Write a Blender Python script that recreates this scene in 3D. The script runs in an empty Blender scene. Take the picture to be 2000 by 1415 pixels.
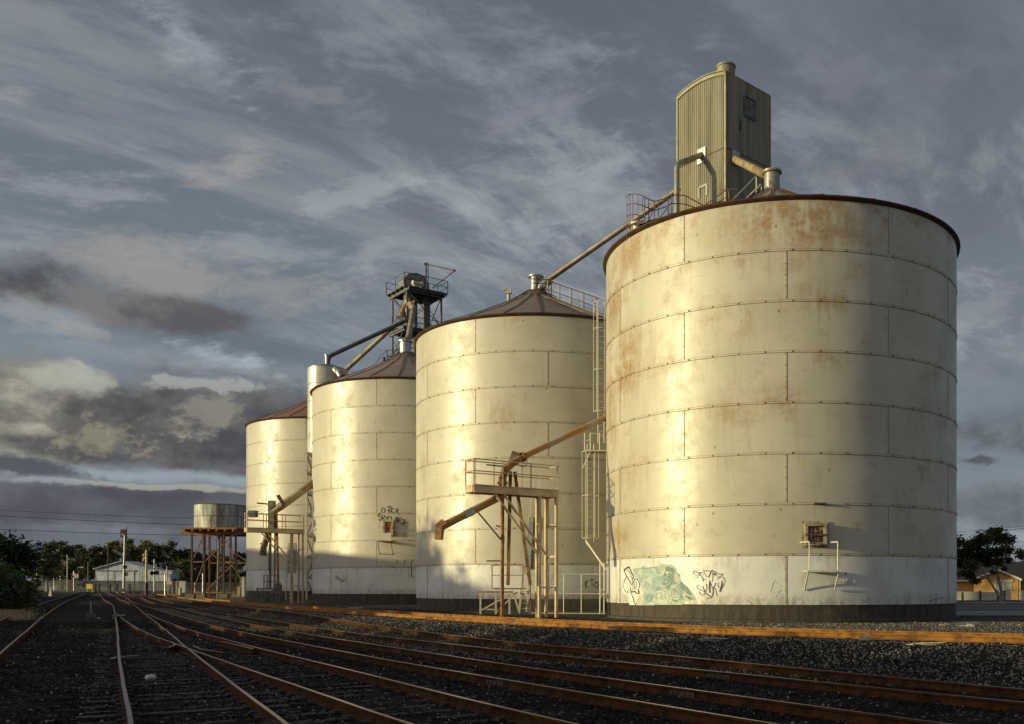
import bpy, math, random
import numpy as np
from mathutils import Vector, Matrix, Quaternion
random.seed(7); RNG = np.random.default_rng(11)
R_ = math.radians
scene = bpy.context.scene
COL = scene.collection

# ------------------------------------------------------------------ camera
F, CX, CY, EYE = 1847.0, 1230.0, 1148.0, 1.75          # focal length and principal point in photo pixels (2000 wide)
cam_d = bpy.data.cameras.new('camera'); cam = bpy.data.objects.new('camera', cam_d); COL.objects.link(cam)
cam.location = (0, 0, EYE); cam.rotation_euler = (R_(90), 0, 0)
cam_d.sensor_fit = 'HORIZONTAL'; cam_d.sensor_width = 36.0; cam_d.lens = 36.0*F/2000.0
cam_d.shift_x = (1000-CX)/2000.0; cam_d.shift_y = (CY-707.5)/2000.0
cam_d.clip_start = 0.1; cam_d.clip_end = 9000
scene.camera = cam
def P(x, y, Z): return Vector(((x-CX)*Z/F, Z, EYE-(y-CY)*Z/F))

# ------------------------------------------------------------------ node helper
class S:
    """a socket with arithmetic"""
    def __init__(s, nt, sock): s.nt, s.k = nt, sock
    def _m(s, op, *a, clamp=False):
        n = s.nt.nodes.new('ShaderNodeMath'); n.operation = op; n.use_clamp = clamp
        for i, v in enumerate((s,)+a):
            if isinstance(v, S): s.nt.links.new(v.k, n.inputs[i])
            else: n.inputs[i].default_value = v
        return S(s.nt, n.outputs[0])
    def __add__(s, o): return s._m('ADD', o)
    __radd__ = __add__
    def __sub__(s, o): return s._m('SUBTRACT', o)
    def __rsub__(s, o): return (s*-1.0)+o
    def __mul__(s, o): return s._m('MULTIPLY', o)
    __rmul__ = __mul__
    def __truediv__(s, o): return s._m('DIVIDE', o)
    def clamp(s): return s._m('ADD', 0.0, clamp=True)
    def pow(s, e): return s._m('POWER', e)
    def abs(s): return s._m('ABSOLUTE')
    def frac(s): return s._m('FRACT')
    def max(s, o): return s._m('MAXIMUM', o)
    def min(s, o): return s._m('MINIMUM', o)
    def step(s, a, b):                       # smooth ramp 0..1 between a and b
        n = s.nt.nodes.new('ShaderNodeMapRange'); n.interpolation_type = 'SMOOTHSTEP'
        s.nt.links.new(s.k, n.inputs[0]); n.inputs[1].default_value = a; n.inputs[2].default_value = b
        return S(s.nt, n.outputs[0])
def comb(nt, x, y, z):
    n = nt.nodes.new('ShaderNodeCombineXYZ')
    for i, v in enumerate((x, y, z)):
        if isinstance(v, S): nt.links.new(v.k, n.inputs[i])
        else: n.inputs[i].default_value = v
    return S(nt, n.outputs[0])
def sepa(v):
    n = v.nt.nodes.new('ShaderNodeSeparateXYZ'); v.nt.links.new(v.k, n.inputs[0])
    return [S(v.nt, n.outputs[i]) for i in range(3)]
def noise(v, scale, detail=5, rough=.6, dist=0.0):
    n = v.nt.nodes.new('ShaderNodeTexNoise'); v.nt.links.new(v.k, n.inputs['Vector'])
    n.inputs['Scale'].default_value = scale; n.inputs['Detail'].default_value = detail
    n.inputs['Roughness'].default_value = rough; n.inputs['Distortion'].default_value = dist
    return S(v.nt, n.outputs[0])
def voro(v, scale, out='Distance'):
    n = v.nt.nodes.new('ShaderNodeTexVoronoi'); v.nt.links.new(v.k, n.inputs['Vector']); n.inputs['Scale'].default_value = scale
    return S(v.nt, n.outputs[out])
def mix(nt, f, a, b):
    n = nt.nodes.new('ShaderNodeMix'); n.data_type = 'RGBA'
    if isinstance(f, S): nt.links.new(f.k, n.inputs[0])
    else: n.inputs[0].default_value = f
    for i, v in ((6, a), (7, b)):
        if isinstance(v, S): nt.links.new(v.k, n.inputs[i])
        else: n.inputs[i].default_value = (*v, 1)
    return S(nt, n.outputs[2])
def cscale(c, f):                            # colour times scalar socket
    n = c.nt.nodes.new('ShaderNodeVectorMath'); n.operation = 'SCALE'
    c.nt.links.new(c.k, n.inputs[0])
    if isinstance(f, S): c.nt.links.new(f.k, n.inputs[3])
    else: n.inputs[3].default_value = f
    return S(c.nt, n.outputs[0])
def lin(*c): return tuple((v/255/12.92) if v/255 <= .04045 else ((v/255+.055)/1.055)**2.4 for v in c)

# ------------------------------------------------------------------ sky and sun
SUN_EL = R_(8.0); SUN_T = R_(-72)            # bearing measured from -Y towards +X
SH = Vector((math.sin(SUN_T), -math.cos(SUN_T), 0))
SUN = Vector((SH.x*math.cos(SUN_EL), SH.y*math.cos(SUN_EL), math.sin(SUN_EL)))
world = bpy.data.worlds.new('World'); scene.world = world; world.use_nodes = True
nt = world.node_tree; nt.nodes.clear()
wo = nt.nodes.new('ShaderNodeOutputWorld'); bg = nt.nodes.new('ShaderNodeBackground'); nt.links.new(bg.outputs[0], wo.inputs[0])
WS = 0.10; bg.inputs[1].default_value = WS
sky = nt.nodes.new('ShaderNodeTexSky'); sky.sky_type = 'NISHITA'; sky.sun_disc = False
sky.sun_elevation = SUN_EL; sky.sun_rotation = math.atan2(SUN.x, SUN.y); sky.air_density = 1.0; sky.dust_density = 1.6; sky.ozone_density = 2.0
tc = nt.nodes.new('ShaderNodeTexCoord'); D = S(nt, tc.outputs['Generated'])
dx, dy, dz = sepa(D)
Aa = dx._m('ARCTAN2', dy); hor = (dx*dx+dy*dy)._m('SQRT'); El = dz._m('ARCTAN2', hor)
def sc(*c, k=1.0): return tuple(v*k/WS for v in lin(*c))
base = cscale(S(nt, sky.outputs[0]), 1.0)
el_t = El.step(0.0, 0.60)
slate = mix(nt, el_t, sc(130, 143, 153), sc(92, 99, 110))
base = mix(nt, .88, base, slate)
def px_ae(x, y):
    a = math.atan((x-CX)/F); return a, math.atan((CY-y)/F*math.cos(a))
# high thin cloud lies on a flat layer far overhead, drawn out into streaks
den = dz.max(0.0)+0.14
lx = dx/den; ly = dy/den
def strk(rot, sx_, sy_, off, scale, det, rough, dist=0.0):
    c, s_ = math.cos(rot), math.sin(rot); u = lx*c+ly*s_; v = ly*c-lx*s_
    return noise(comb(nt, u*sx_, v*sy_, off), scale, det, rough, dist)
patch1 = strk(.5, .5, .8, 1.0, 1.0, 3, .5).step(.42, .62)
patch2 = strk(-.3, .8, .5, 4.0, 1.3, 3, .5).step(.45, .62)
f1 = strk(.62, .62, 1.9, 2.0, 1.5, 9, .66, .25)
f2 = strk(-.55, 2.0, .7, 7.0, 1.9, 8, .68, .15)
f3 = strk(.15, .9, 1.5, 11.0, 3.2, 7, .70)
veil = strk(.3, .6, .7, 15.0, .8, 4, .5).step(.38, .66)
base = mix(nt, veil*.38, base, sc(116, 119, 126))
base = mix(nt, f1.step(.46, .63)*(patch1*.50+.08), base, sc(152, 156, 162))
base = mix(nt, f2.step(.48, .64)*(patch2*.66+.05), base, sc(164, 171, 177))
base = mix(nt, f3.step(.50, .66)*patch1*.40, base, sc(168, 174, 181))
base = mix(nt, strk(1.0, .7, 1.1, 21.0, 1.0, 4, .6).step(.52, .72)*.42, base, sc(78, 82, 91))
# heavier cloud banks, each an irregular patch of the sky
nA = noise(comb(nt, Aa, El*1.5, 2.0), 11.0, 5, .62)-.5
nB = noise(comb(nt, Aa, El*1.5, 8.0), 11.0, 5, .62)-.5
edge = noise(comb(nt, Aa+nB*.03, El*1.5, 5.0), 17.0, 8, .66)
fine = noise(comb(nt, Aa+nA*.05, El*1.7+nB*.05, 9.0), 40.0, 5, .68)
puff = noise(comb(nt, Aa+nA*.03, El*1.4+nB*.02, 14.0), 13.0, 7, .60)
feath = noise(comb(nt, Aa*.75+El*.5+nA*.04, El*2.4-Aa*.7+nB*.03, 3.0), 13.0, 8, .70)
def bank(x, y, w, h, amp=1.0, tilt=0.0, soft=.30):
    a, e = px_ae(x, y); da = (Aa-a)+nA*.05; de = (El-e)+nB*.022-da*tilt
    u = da/(w/F*.95); v = de/(h/F*1.0)
    q = 1.0-(u*u+v*v)._m('SQRT')+(edge-.5)*amp*2.4+(fine-.5)*amp*.8
    return q.step(-.05, soft*2.0)
def wispy(x, y, w, h, tilt=0.0, amp=1.6):
    a, e = px_ae(x, y); da = (Aa-a)+nA*.06; de = (El-e)+nB*.03-da*tilt
    u = da/(w/F*.95); v = de/(h/F*1.0)
    q = 1.0-(u*u+v*v)._m('SQRT')
    return (q+(feath-.5)*amp*2.6+(fine-.5)*.7).step(.15, 1.25)
def lay_on(b, m, col, k): return mix(nt, m*k, b, col)
b = base
for (x, y, w, h, t, c_, k) in ((370, 75, 170, 60, -.45, (158, 164, 173), .7), (600, 180, 230, 50, -.2, (140, 142, 150), .55), (470, 315, 120, 55, .35, (158, 156, 156), .8), (700, 385, 130, 45, .15, (172, 178, 184), .8), (640, 350, 170, 60, -.3, (134, 138, 147), .6),
      (1060, 200, 200, 75, .5, (140, 142, 152), .6), (1120, 410, 210, 100, .5, (158, 165, 173), .75), (10, 190, 50, 25, 0, (150, 150, 152), .8), (240, 235, 110, 30, -.3, (128, 130, 138), .6), (560, 560, 240, 60, .1, (146, 146, 146), .7), (520, 500, 130, 34, 0, (158, 156, 150), .6),
      (480, 710, 170, 30, -.3, (168, 178, 186), .85), (720, 520, 150, 60, .4, (156, 162, 168), .6), (1700, 150, 300, 80, -.2, (124, 126, 136), .5), (1900, 620, 120, 60, 0, (150, 154, 160), .5), (90, 650, 130, 40, 0, (146, 154, 160), .6), (1640, 330, 260, 60, -.1, (112, 114, 124), .5)):
    b = lay_on(b, wispy(x, y, w, h, t), sc(*c_), k)
b = lay_on(b, bank(300, 528, 190, 62, .8), sc(156, 153, 149), .75)
b = lay_on(b, bank(30, 552, 190, 58, .9), mix(nt, puff.step(.40, .60), sc(70, 70, 76), sc(112, 116, 122)), .85)
b = lay_on(b, bank(80, 612, 120, 26, 1.0), sc(158, 164, 168), .6)
b = lay_on(b, bank(280, 606, 240, 38, .7, -.04), mix(nt, puff.step(.40, .62), sc(88, 86, 89), sc(122, 118, 115)), .85)
b = lay_on(b, bank(150, 645, 60, 18, 1.0), sc(158, 158, 156), .5)
# the great bank at the lower left: sunlit western head, grey body, glowing gaps
b = lay_on(b, bank(70, 805, 235, 108, .5), mix(nt, puff.step(.36, .62), sc(132, 131, 120), sc(190, 189, 166)), .97)
b = lay_on(b, bank(400, 838, 400, 118, .45, -.03), mix(nt, puff.step(.36, .64), sc(70, 69, 73), sc(110, 108, 108)), .97)
b = lay_on(b, bank(600, 850, 290, 120, .45), mix(nt, puff.step(.36, .64), sc(74, 73, 78), sc(102, 101, 103)), .95)
b = lay_on(b, bank(120, 824, 240, 20, .9, -.03), sc(104, 102, 98), .7)
b = lay_on(b, bank(150, 882, 130, 22, .6, -.1), sc(74, 72, 76), .75)
b = lay_on(b, bank(215, 860, 80, 36, 1.7, .1), mix(nt, puff.step(.38, .62), sc(138, 134, 116), sc(200, 196, 160)), .85)
b = lay_on(b, bank(425, 820, 70, 30, 1.9), sc(150, 148, 134), .6)
b = lay_on(b, bank(410, 748, 130, 14, 1.8), sc(172, 174, 174), .7)
b = lay_on(b, bank(140, 735, 80, 26, 1.0), sc(180, 182, 170), .7)
b = lay_on(b, bank(250, 930, 520, 20, .5), sc(152, 164, 172), .85)
b = lay_on(b, bank(20, 908, 170, 22, .7, -.05), sc(76, 78, 86), .92)
b = lay_on(b, bank(200, 988, 1000, 58, .30), mix(nt, puff.step(.34, .66), sc(74, 74, 82), sc(96, 97, 104)), .95)
b = lay_on(b, bank(330, 948, 190, 6, 1.2), sc(176, 174, 158), .65)
b = lay_on(b, bank(100, 938, 90, 7, 1.2), sc(160, 164, 166), .6)
b = lay_on(b, bank(300, 1082, 1900, 62, .25), mix(nt, puff.step(.34, .66), sc(88, 92, 100), sc(108, 113, 121)), .9)
b = lay_on(b, bank(2000, 845, 190, 38, .8), mix(nt, puff.step(.36, .62), sc(84, 86, 95), sc(120, 126, 134)), .85)
b = lay_on(b, bank(1905, 900, 60, 11, .9), sc(78, 78, 86), .8)
b = lay_on(b, bank(2050, 985, 420, 52, .5), mix(nt, puff.step(.36, .62), sc(84, 87, 95), sc(112, 117, 125)), .85)
# the brighter western sky round the low sun, well outside the picture
sdot = (dx*SUN.x+dy*SUN.y+dz*SUN.z).max(0.0)
b = mix(nt, sdot.pow(4.0)*.55, b, (22.0, 19.5, 17.0))
nt.links.new(b.k, bg.inputs[0])
world.cycles.sampling_method = 'MANUAL'; world.cycles.sample_map_resolution = 256

sd = bpy.data.lights.new('sun', 'SUN'); sd.energy = 4.1; sd.angle = R_(.5); sd.color = (1.0, .865, .455)
so = bpy.data.objects.new('sun', sd); COL.objects.link(so); so.rotation_euler = SUN.to_track_quat('Z', 'Y').to_euler(); so.location = SUN*300
scene.view_settings.view_transform = 'Standard'; scene.view_settings.look = 'None'
scene.view_settings.exposure = 0.0; scene.view_settings.gamma = 1.0; scene.view_settings.use_curve_mapping = False

# ------------------------------------------------------------------ materials
def newmat(name):
    m = bpy.data.materials.new(name); m.use_nodes = True
    t = m.node_tree; b = t.nodes['Principled BSDF']
    c = t.nodes.new('ShaderNodeTexCoord')
    return m, t, b, S(t, c.outputs['Object'])
def wire(t, b, key, v):
    if isinstance(v, S): t.links.new(v.k, b.inputs[key])
    elif isinstance(v, (tuple, list)): b.inputs[key].default_value = (*v, 1)
    else: b.inputs[key].default_value = v
def bump(t, b, h, dist, strength=1.0):
    n = t.nodes.new('ShaderNodeBump'); n.inputs['Distance'].default_value = dist; n.inputs['Strength'].default_value = strength
    t.links.new(h.k, n.inputs['Height']); t.links.new(n.outputs[0], b.inputs['Normal'])
MATS = {}
def plain(name, c, rough=.6, metal=0.0, c2=None, sc_=3.0, lo=.42, hi=.62, bmp=0.0, spec=.5, streak=False):
    if name in MATS: return MATS[name]
    m, t, b, v = newmat(name)
    c2 = c2 or tuple(x*.72 for x in c)
    vv = v
    if streak:
        x, y, z = sepa(v); vv = comb(t, x*3.0, y*3.0, z*.45)
    n = noise(vv, sc_, 7, .65)
    col = mix(t, n.step(lo, hi), c, c2)
    wire(t, b, 'Base Color', col); wire(t, b, 'Roughness', rough); wire(t, b, 'Metallic', metal)
    b.inputs['Specular IOR Level'].default_value = spec
    if bmp: bump(t, b, noise(v, sc_*6, 4), bmp)
    MATS[name] = m; return m

def silo_wall(name, amount, patches, cream=(.54, .505, .405), seed=0.0, white=False, gloss=.33):
    m, t, b, v = newmat(name)
    x, y, z = sepa(v)
    ang = x._m('ARCTAN2', y*-1.0)                 # bearing round the drum
    vs = comb(t, ang*7.5+seed, z*1.0, seed)
    big = noise(vs, .45, 5, .6)
    mid = noise(vs, 1.3, 9, .68)
    streak = noise(comb(t, ang*22.0+seed, z*.55, seed), 1.0, 8, .7)
    fine = noise(vs, 7.0, 6, .7)
    col = mix(t, big.step(.35, .7), cream, tuple(c*k for c, k in zip(cream, (.84, .84, .82))))
    col = mix(t, streak.step(.52, .78)*.5, col, (.33, .31, .25))
    col = mix(t, mid.step(.56, .72)*(.22+.75*amount), col, (.35, .275, .17))
    ring = (z/1.83).frac()
    runs = noise(comb(t, ang*85.0+seed, z*.22, seed+2.0), 1.0, 6, .6)
    col = mix(t, runs.step(.60, .70)*(.15+.45*amount)*(ring.step(.35, 1.0)*.7+.3), col, (.22, .16, .09))
    smear = noise(comb(t, ang*5.0+seed, z*2.6, seed+5.0), 1.3, 8, .7)
    col = mix(t, smear.step(.56, .70)*(.12+.40*amount), col, (.30, .26, .19))
    drip = (ring.step(.50, 1.0)*.8+(1.0-ring.step(0.0, .12))*.6)
    grime = (streak*.6+mid*.4).step(.50, .72)*drip
    col = mix(t, grime*(.34+.75*amount), col, (.33, .21, .09))
    if white is False:
        top = z.step(13.4, 14.7)*mid.step(.44, .66)
        rust = top*(.25+.9*amount)
        for (pa, pz, wa, wz, k) in patches:
            da = (ang-R_(pa))/R_(wa); dz_ = (z-pz)/wz
            g = (da*da+dz_*dz_)._m('MULTIPLY', -1.0)._m('EXPONENT')
            rust = rust.max(g*k*(mid*.6+streak*.4).step(.40, .56))
        rust = rust.max((mid*.55+fine*.45).step(.64, .72)*amount)
        col = mix(t, rust.clamp(), col, mix(t, fine.step(.4, .6), (.38, .235, .085), (.25, .14, .055)))
        spots = voro(comb(t, ang*7.5+seed, z*.7, seed), 1.1)
        col = mix(t, (1.0-spots.step(.02, .07))*.7, col, (.12, .08, .05))
    else:
        blot = noise(vs, .9, 4, .5)
        col = mix(t, blot.step(.5, .62)*.30, col, (.5, .5, .48))
        splash = (1.0-z.step(0.02, .55))*(fine*.5+streak*.5).step(.40, .60)
        col = mix(t, splash*.75, col, (.24, .20, .14))
        drop = z.step(1.0, 1.8)*streak.step(.50, .66)
        col = mix(t, drop*.35, col, (.34, .28, .18))
    wire(t, b, 'Base Color', col)
    wire(t, b, 'Roughness', (mid.step(.3, .8)*.22+big*.18+gloss-.07)); b.inputs['Specular IOR Level'].default_value = .62
    # sheets slightly out of true, so that the shine breaks up
    wav = noise(comb(t, ang*3.2+seed, z*.28, seed), 1.0, 2, .4)
    bump(t, b, wav*1.0+noise(vs, 3.0, 3)*.03, .045, .8)
    return m
W1 = silo_wall('silo_paint_rusty', .62, [(0, 13.7, 17, 1.1, .95), (-10, 13.9, 16, 1.0, .9), (-62, 9.6, 12, 1.3, 1.0), (-58, 14, 16, 1.0, .8), (-72, 12.6, 11, 1.8, .9), (-75, 8.5, 6, 3.0, .8), (-44, 9.3, 7, .5, .7), (-22, 7.0, 8, .5, .6),
      (4, 10.9, 9, .6, .65), (-24, 10.3, 10, .9, .5), (14, 13.2, 9, 1.6, .5), (6, 8.8, 6, .4, .6), (-68, 2.6, 8, .9, .75), (-60, 5.2, 10, 1.0, .45), (-10, 7.5, 8, .5, .5), (-6, 12.3, 6, .4, .5)], cream=(.53, .495, .39), seed=1.3)
W2 = silo_wall('silo_paint_streaked', .14, [(-58, 8, 5, 2, .4), (-10, 9.4, 4, .8, .5), (-16, 9.7, 4, .7, .4), (-56, 13, 9, 1, .4)], seed=8.1)
W3 = silo_wall('silo_paint_clean', .05, [], seed=4.4)
W4 = silo_wall('silo_paint_cream', .06, [(-60, 9, 4, 3, .5)], seed=6.2)
WHT = [silo_wall('silo_white_paint_'+n, .12, [], cream=(.73, .73, .70), seed=sd_, white=True, gloss=.34) for n, sd_ in (('a', 2.2), ('b', 3.7), ('c', 5.9), ('d', 9.4))]
M_seam = plain('seam_grime', (.12, .085, .045), .8, c2=(.24, .18, .10), sc_=2.0, spec=.2)
M_rim = plain('rim_rust', (.09, .045, .028), .8, c2=(.045, .027, .02), sc_=2, spec=.2)
def roof_mat(name, c, c2, c3, k):
    m, t, b, v = newmat(name); x, y, z = sepa(v)
    rad = (x*x+y*y)._m('SQRT'); ang = x._m('ARCTAN2', y)
    n1 = noise(comb(t, ang*5.0, rad*1.6, 0.0), 1.0, 8, .7); n2 = noise(v, .5, 5)
    col = mix(t, n2.step(.4, .65), c, c2); col = mix(t, n1.step(.50, .60)*k, col, c3)
    wire(t, b, 'Base Color', col); wire(t, b, 'Roughness', .55); bump(t, b, n1, .02); return m
RF = [roof_mat('roof_sheet_a', (.21, .18, .155), (.15, .13, .115), (.26, .15, .09), .3), roof_mat('roof_sheet_b', (.20, .155, .125), (.145, .115, .095), (.22, .12, .08), .3),
      roof_mat('roof_sheet_c', (.22, .185, .155), (.16, .135, .115), (.26, .10, .07), .8), roof_mat('roof_sheet_d', (.22, .12, .08), (.15, .08, .06), (.30, .12, .06), .8)]
def found_mat():
    m, t, b, v = newmat('foundation_concrete'); x, y, z = sepa(v)
    ang = x._m('ARCTAN2', y); st = noise(comb(t, ang*30.0, z*.8, 0.0), 1.0, 8, .7); n = noise(v, 1.5, 6)
    col = mix(t, st.step(.35, .7), (.070, .055, .038), (.020, .017, .015)); col = mix(t, n.step(.55, .7)*.5, col, (.12, .095, .065))
    wire(t, b, 'Base Color', col); wire(t, b, 'Roughness', .8); bump(t, b, n, .03); return m
M_found = found_mat()
M_rust = plain('rusty_steel', (.36, .18, .060), .8, c2=(.17, .075, .035), sc_=3.5, bmp=.01)
M_rustpipe = plain('rusty_pipe', (.42, .21, .06), .65, c2=(.30, .24, .16), sc_=1.6, lo=.5, hi=.62, streak=False)
M_rustdark = plain('dark_rusty_steel', (.12, .06, .04), .8, c2=(.06, .035, .03), sc_=2)
M_tanpaint = plain('tan_gantry_paint', (.62, .48, .30), .5, c2=(.46, .33, .18), sc_=1.2)
M_cream = plain('cream_metal_paint', (.52, .49, .38), .5, c2=(.30, .24, .15), sc_=2.5, lo=.5, hi=.7)
M_galv = plain('galvanised_steel', (.46, .46, .44), .38, .75, c2=(.30, .29, .27), sc_=1.5)
M_pipegrey = plain('weathered_pipe', (.34, .32, .27), .42, .55, c2=(.24, .18, .12), sc_=1.1)
M_pipeyel = plain('yellowed_pipe', (.42, .34, .18), .5, .2, c2=(.24, .15, .07), sc_=1.0)
M_dark = plain('dark_steel', (.045, .04, .04), .6, .2, c2=(.09, .06, .045), sc_=2)
M_greysteel = plain('grey_steel', (.17, .17, .16), .6, .3, c2=(.10, .085, .07), sc_=2)
M_black = plain('black_paint', (.012, .012, .012), .6, c2=(.02, .02, .02))
M_brownred = plain('rail_red_oxide', (.12, .055, .035), .8, c2=(.06, .035, .03), sc_=3)
def corr_mat():
    m, t, b, v = newmat('corrugated_sheet'); x, y, z = sepa(v)
    st = noise(comb(t, x*2.6, y*2.6, z*.16), 1.0, 7, .65); n = noise(v, .8, 6)
    sheet = noise(comb(t, (x*1.2)._m('FLOOR'), (y*1.2)._m('FLOOR'), (z/3.2)._m('FLOOR')), 3.3, 0)
    col = mix(t, st.step(.35, .7), (.29, .28, .20), (.16, .155, .115)); col = mix(t, sheet.step(.4, .6)*.3, col, (.30, .25, .15)); col = mix(t, n.step(.6, .75)*.4, col, (.16, .10, .06))
    wire(t, b, 'Base Color', col); wire(t, b, 'Roughness', .5); wire(t, b, 'Metallic', .15); b.inputs['Specular IOR Level'].default_value = .3; return m
M_corr = corr_mat()
def ballast_mat():
    m, t, b, v = newmat('ballast'); x, y, z = sepa(v)
    big = noise(v, .18, 5, .6); n = noise(v, 2.5, 6, .7); st = voro(v, 22.0); stc = voro(v, 22.0, 'Color'); r, g_, bl = sepa(stc)
    col = mix(t, big.step(.35, .65), (.010, .0095, .010), (.022, .020, .0205))
    col = mix(t, r.step(.3, 1.0)*.6, col, (.042, .040, .040)); col = mix(t, g_.step(.95, .99), col, (.30, .29, .27))
    col = mix(t, n.step(.55, .7)*.5, col, (.05, .038, .028))
    # sandier yard surface on the silo side and far beyond the tracks
    side = (x*.80+y*.60-21.4+noise(v, .3, 3)*1.5).step(0.0, 2.5)*y.step(12.0, 20.0)
    col = mix(t, side*.75, col, mix(t, n.step(.4, .6), (.13, .12, .105), (.085, .078, .07)))
    far = y.step(150.0, 230.0); col = mix(t, far, col, (.07, .075, .05))
    wire(t, b, 'Base Color', col); wire(t, b, 'Roughness', 1.0); b.inputs['Specular IOR Level'].default_value = .04
    bump(t, b, (1.0-st)*1.0+noise(v, 40.0, 3)*.4, .035); return m
M_ballast = ballast_mat()
def stone_mat():
    m, t, b, v = newmat('ballast_stone'); g = t.nodes.new('ShaderNodeNewGeometry'); r = S(t, g.outputs['Random Per Island'])
    col = mix(t, r.step(0.0, .8), (.009, .0085, .009), (.030, .028, .0285)); col = mix(t, r.step(.986, .99), col, (.26, .245, .22))
    wire(t, b, 'Base Color', col); wire(t, b, 'Roughness', 1.0); b.inputs['Specular IOR Level'].default_value = .06; return m
M_stone = stone_mat()
def bankstone_mat():
    m, t, b, v = newmat('bank_gravel_stone'); g = t.nodes.new('ShaderNodeNewGeometry'); r = S(t, g.outputs['Random Per Island'])
    col = mix(t, r, (.06, .058, .055), (.19, .185, .155)); col = mix(t, r.step(.975, .98), col, (.33, .32, .28))
    wire(t, b, 'Base Color', col); wire(t, b, 'Roughness', .8); return m
M_bstone = bankstone_mat()
M_sidingrust_lit = plain('siding_rail_rust_lit', (.32, .145, .028), .85, c2=(.16, .07, .02), sc_=4, bmp=.004, spec=.2)  # brighter copy of the rail rust, sunlit tone put into the colour
M_railside_shade = plain('rail_rust_shade', (.085, .038, .014), .95, c2=(.035, .02, .012), sc_=5, bmp=.004, spec=.05)  # same rust darkened in colour for the rails lying in shade
M_railtop = plain('rail_head_worn', (.22, .175, .16), .32, .6, c2=(.14, .10, .09), sc_=8)
M_sleeper = plain('weathered_sleeper', (.060, .052, .048), 1.0, c2=(.028, .024, .023), sc_=9, bmp=.01)
def leaf_mat(name, c1_, c2_, c3_):
    m, t, b, v = newmat(name); g = t.nodes.new('ShaderNodeNewGeometry'); r = S(t, g.outputs['Random Per Island'])
    n = noise(v, .5, 3)
    col = mix(t, r, c1_, c2_); col = mix(t, n.step(.4, .65), col, c3_)
    wire(t, b, 'Base Color', col); wire(t, b, 'Roughness', .6); b.inputs['Specular IOR Level'].default_value = .3
    tr = t.nodes.new('ShaderNodeBsdfTranslucent'); t.links.new(col.k, tr.inputs[0])
    ms = t.nodes.new('ShaderNodeMixShader'); ms.inputs[0].default_value = .25
    t.links.new(b.outputs[0], ms.inputs[1]); t.links.new(tr.outputs[0], ms.inputs[2]); t.links.new(ms.outputs[0], t.nodes['Material Output'].inputs[0]); return m
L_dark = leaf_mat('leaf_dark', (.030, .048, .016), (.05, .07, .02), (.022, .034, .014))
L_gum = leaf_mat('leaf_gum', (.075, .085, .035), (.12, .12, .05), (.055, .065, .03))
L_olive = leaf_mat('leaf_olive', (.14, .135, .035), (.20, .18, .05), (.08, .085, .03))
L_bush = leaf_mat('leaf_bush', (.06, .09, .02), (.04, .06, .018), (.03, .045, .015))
M_bark = plain('bark', (.17, .14, .11), .9, c2=(.09, .07, .055), sc_=3)
M_barkpale = plain('pale_bark', (.34, .31, .27), .8, c2=(.18, .15, .12), sc_=3)

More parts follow.
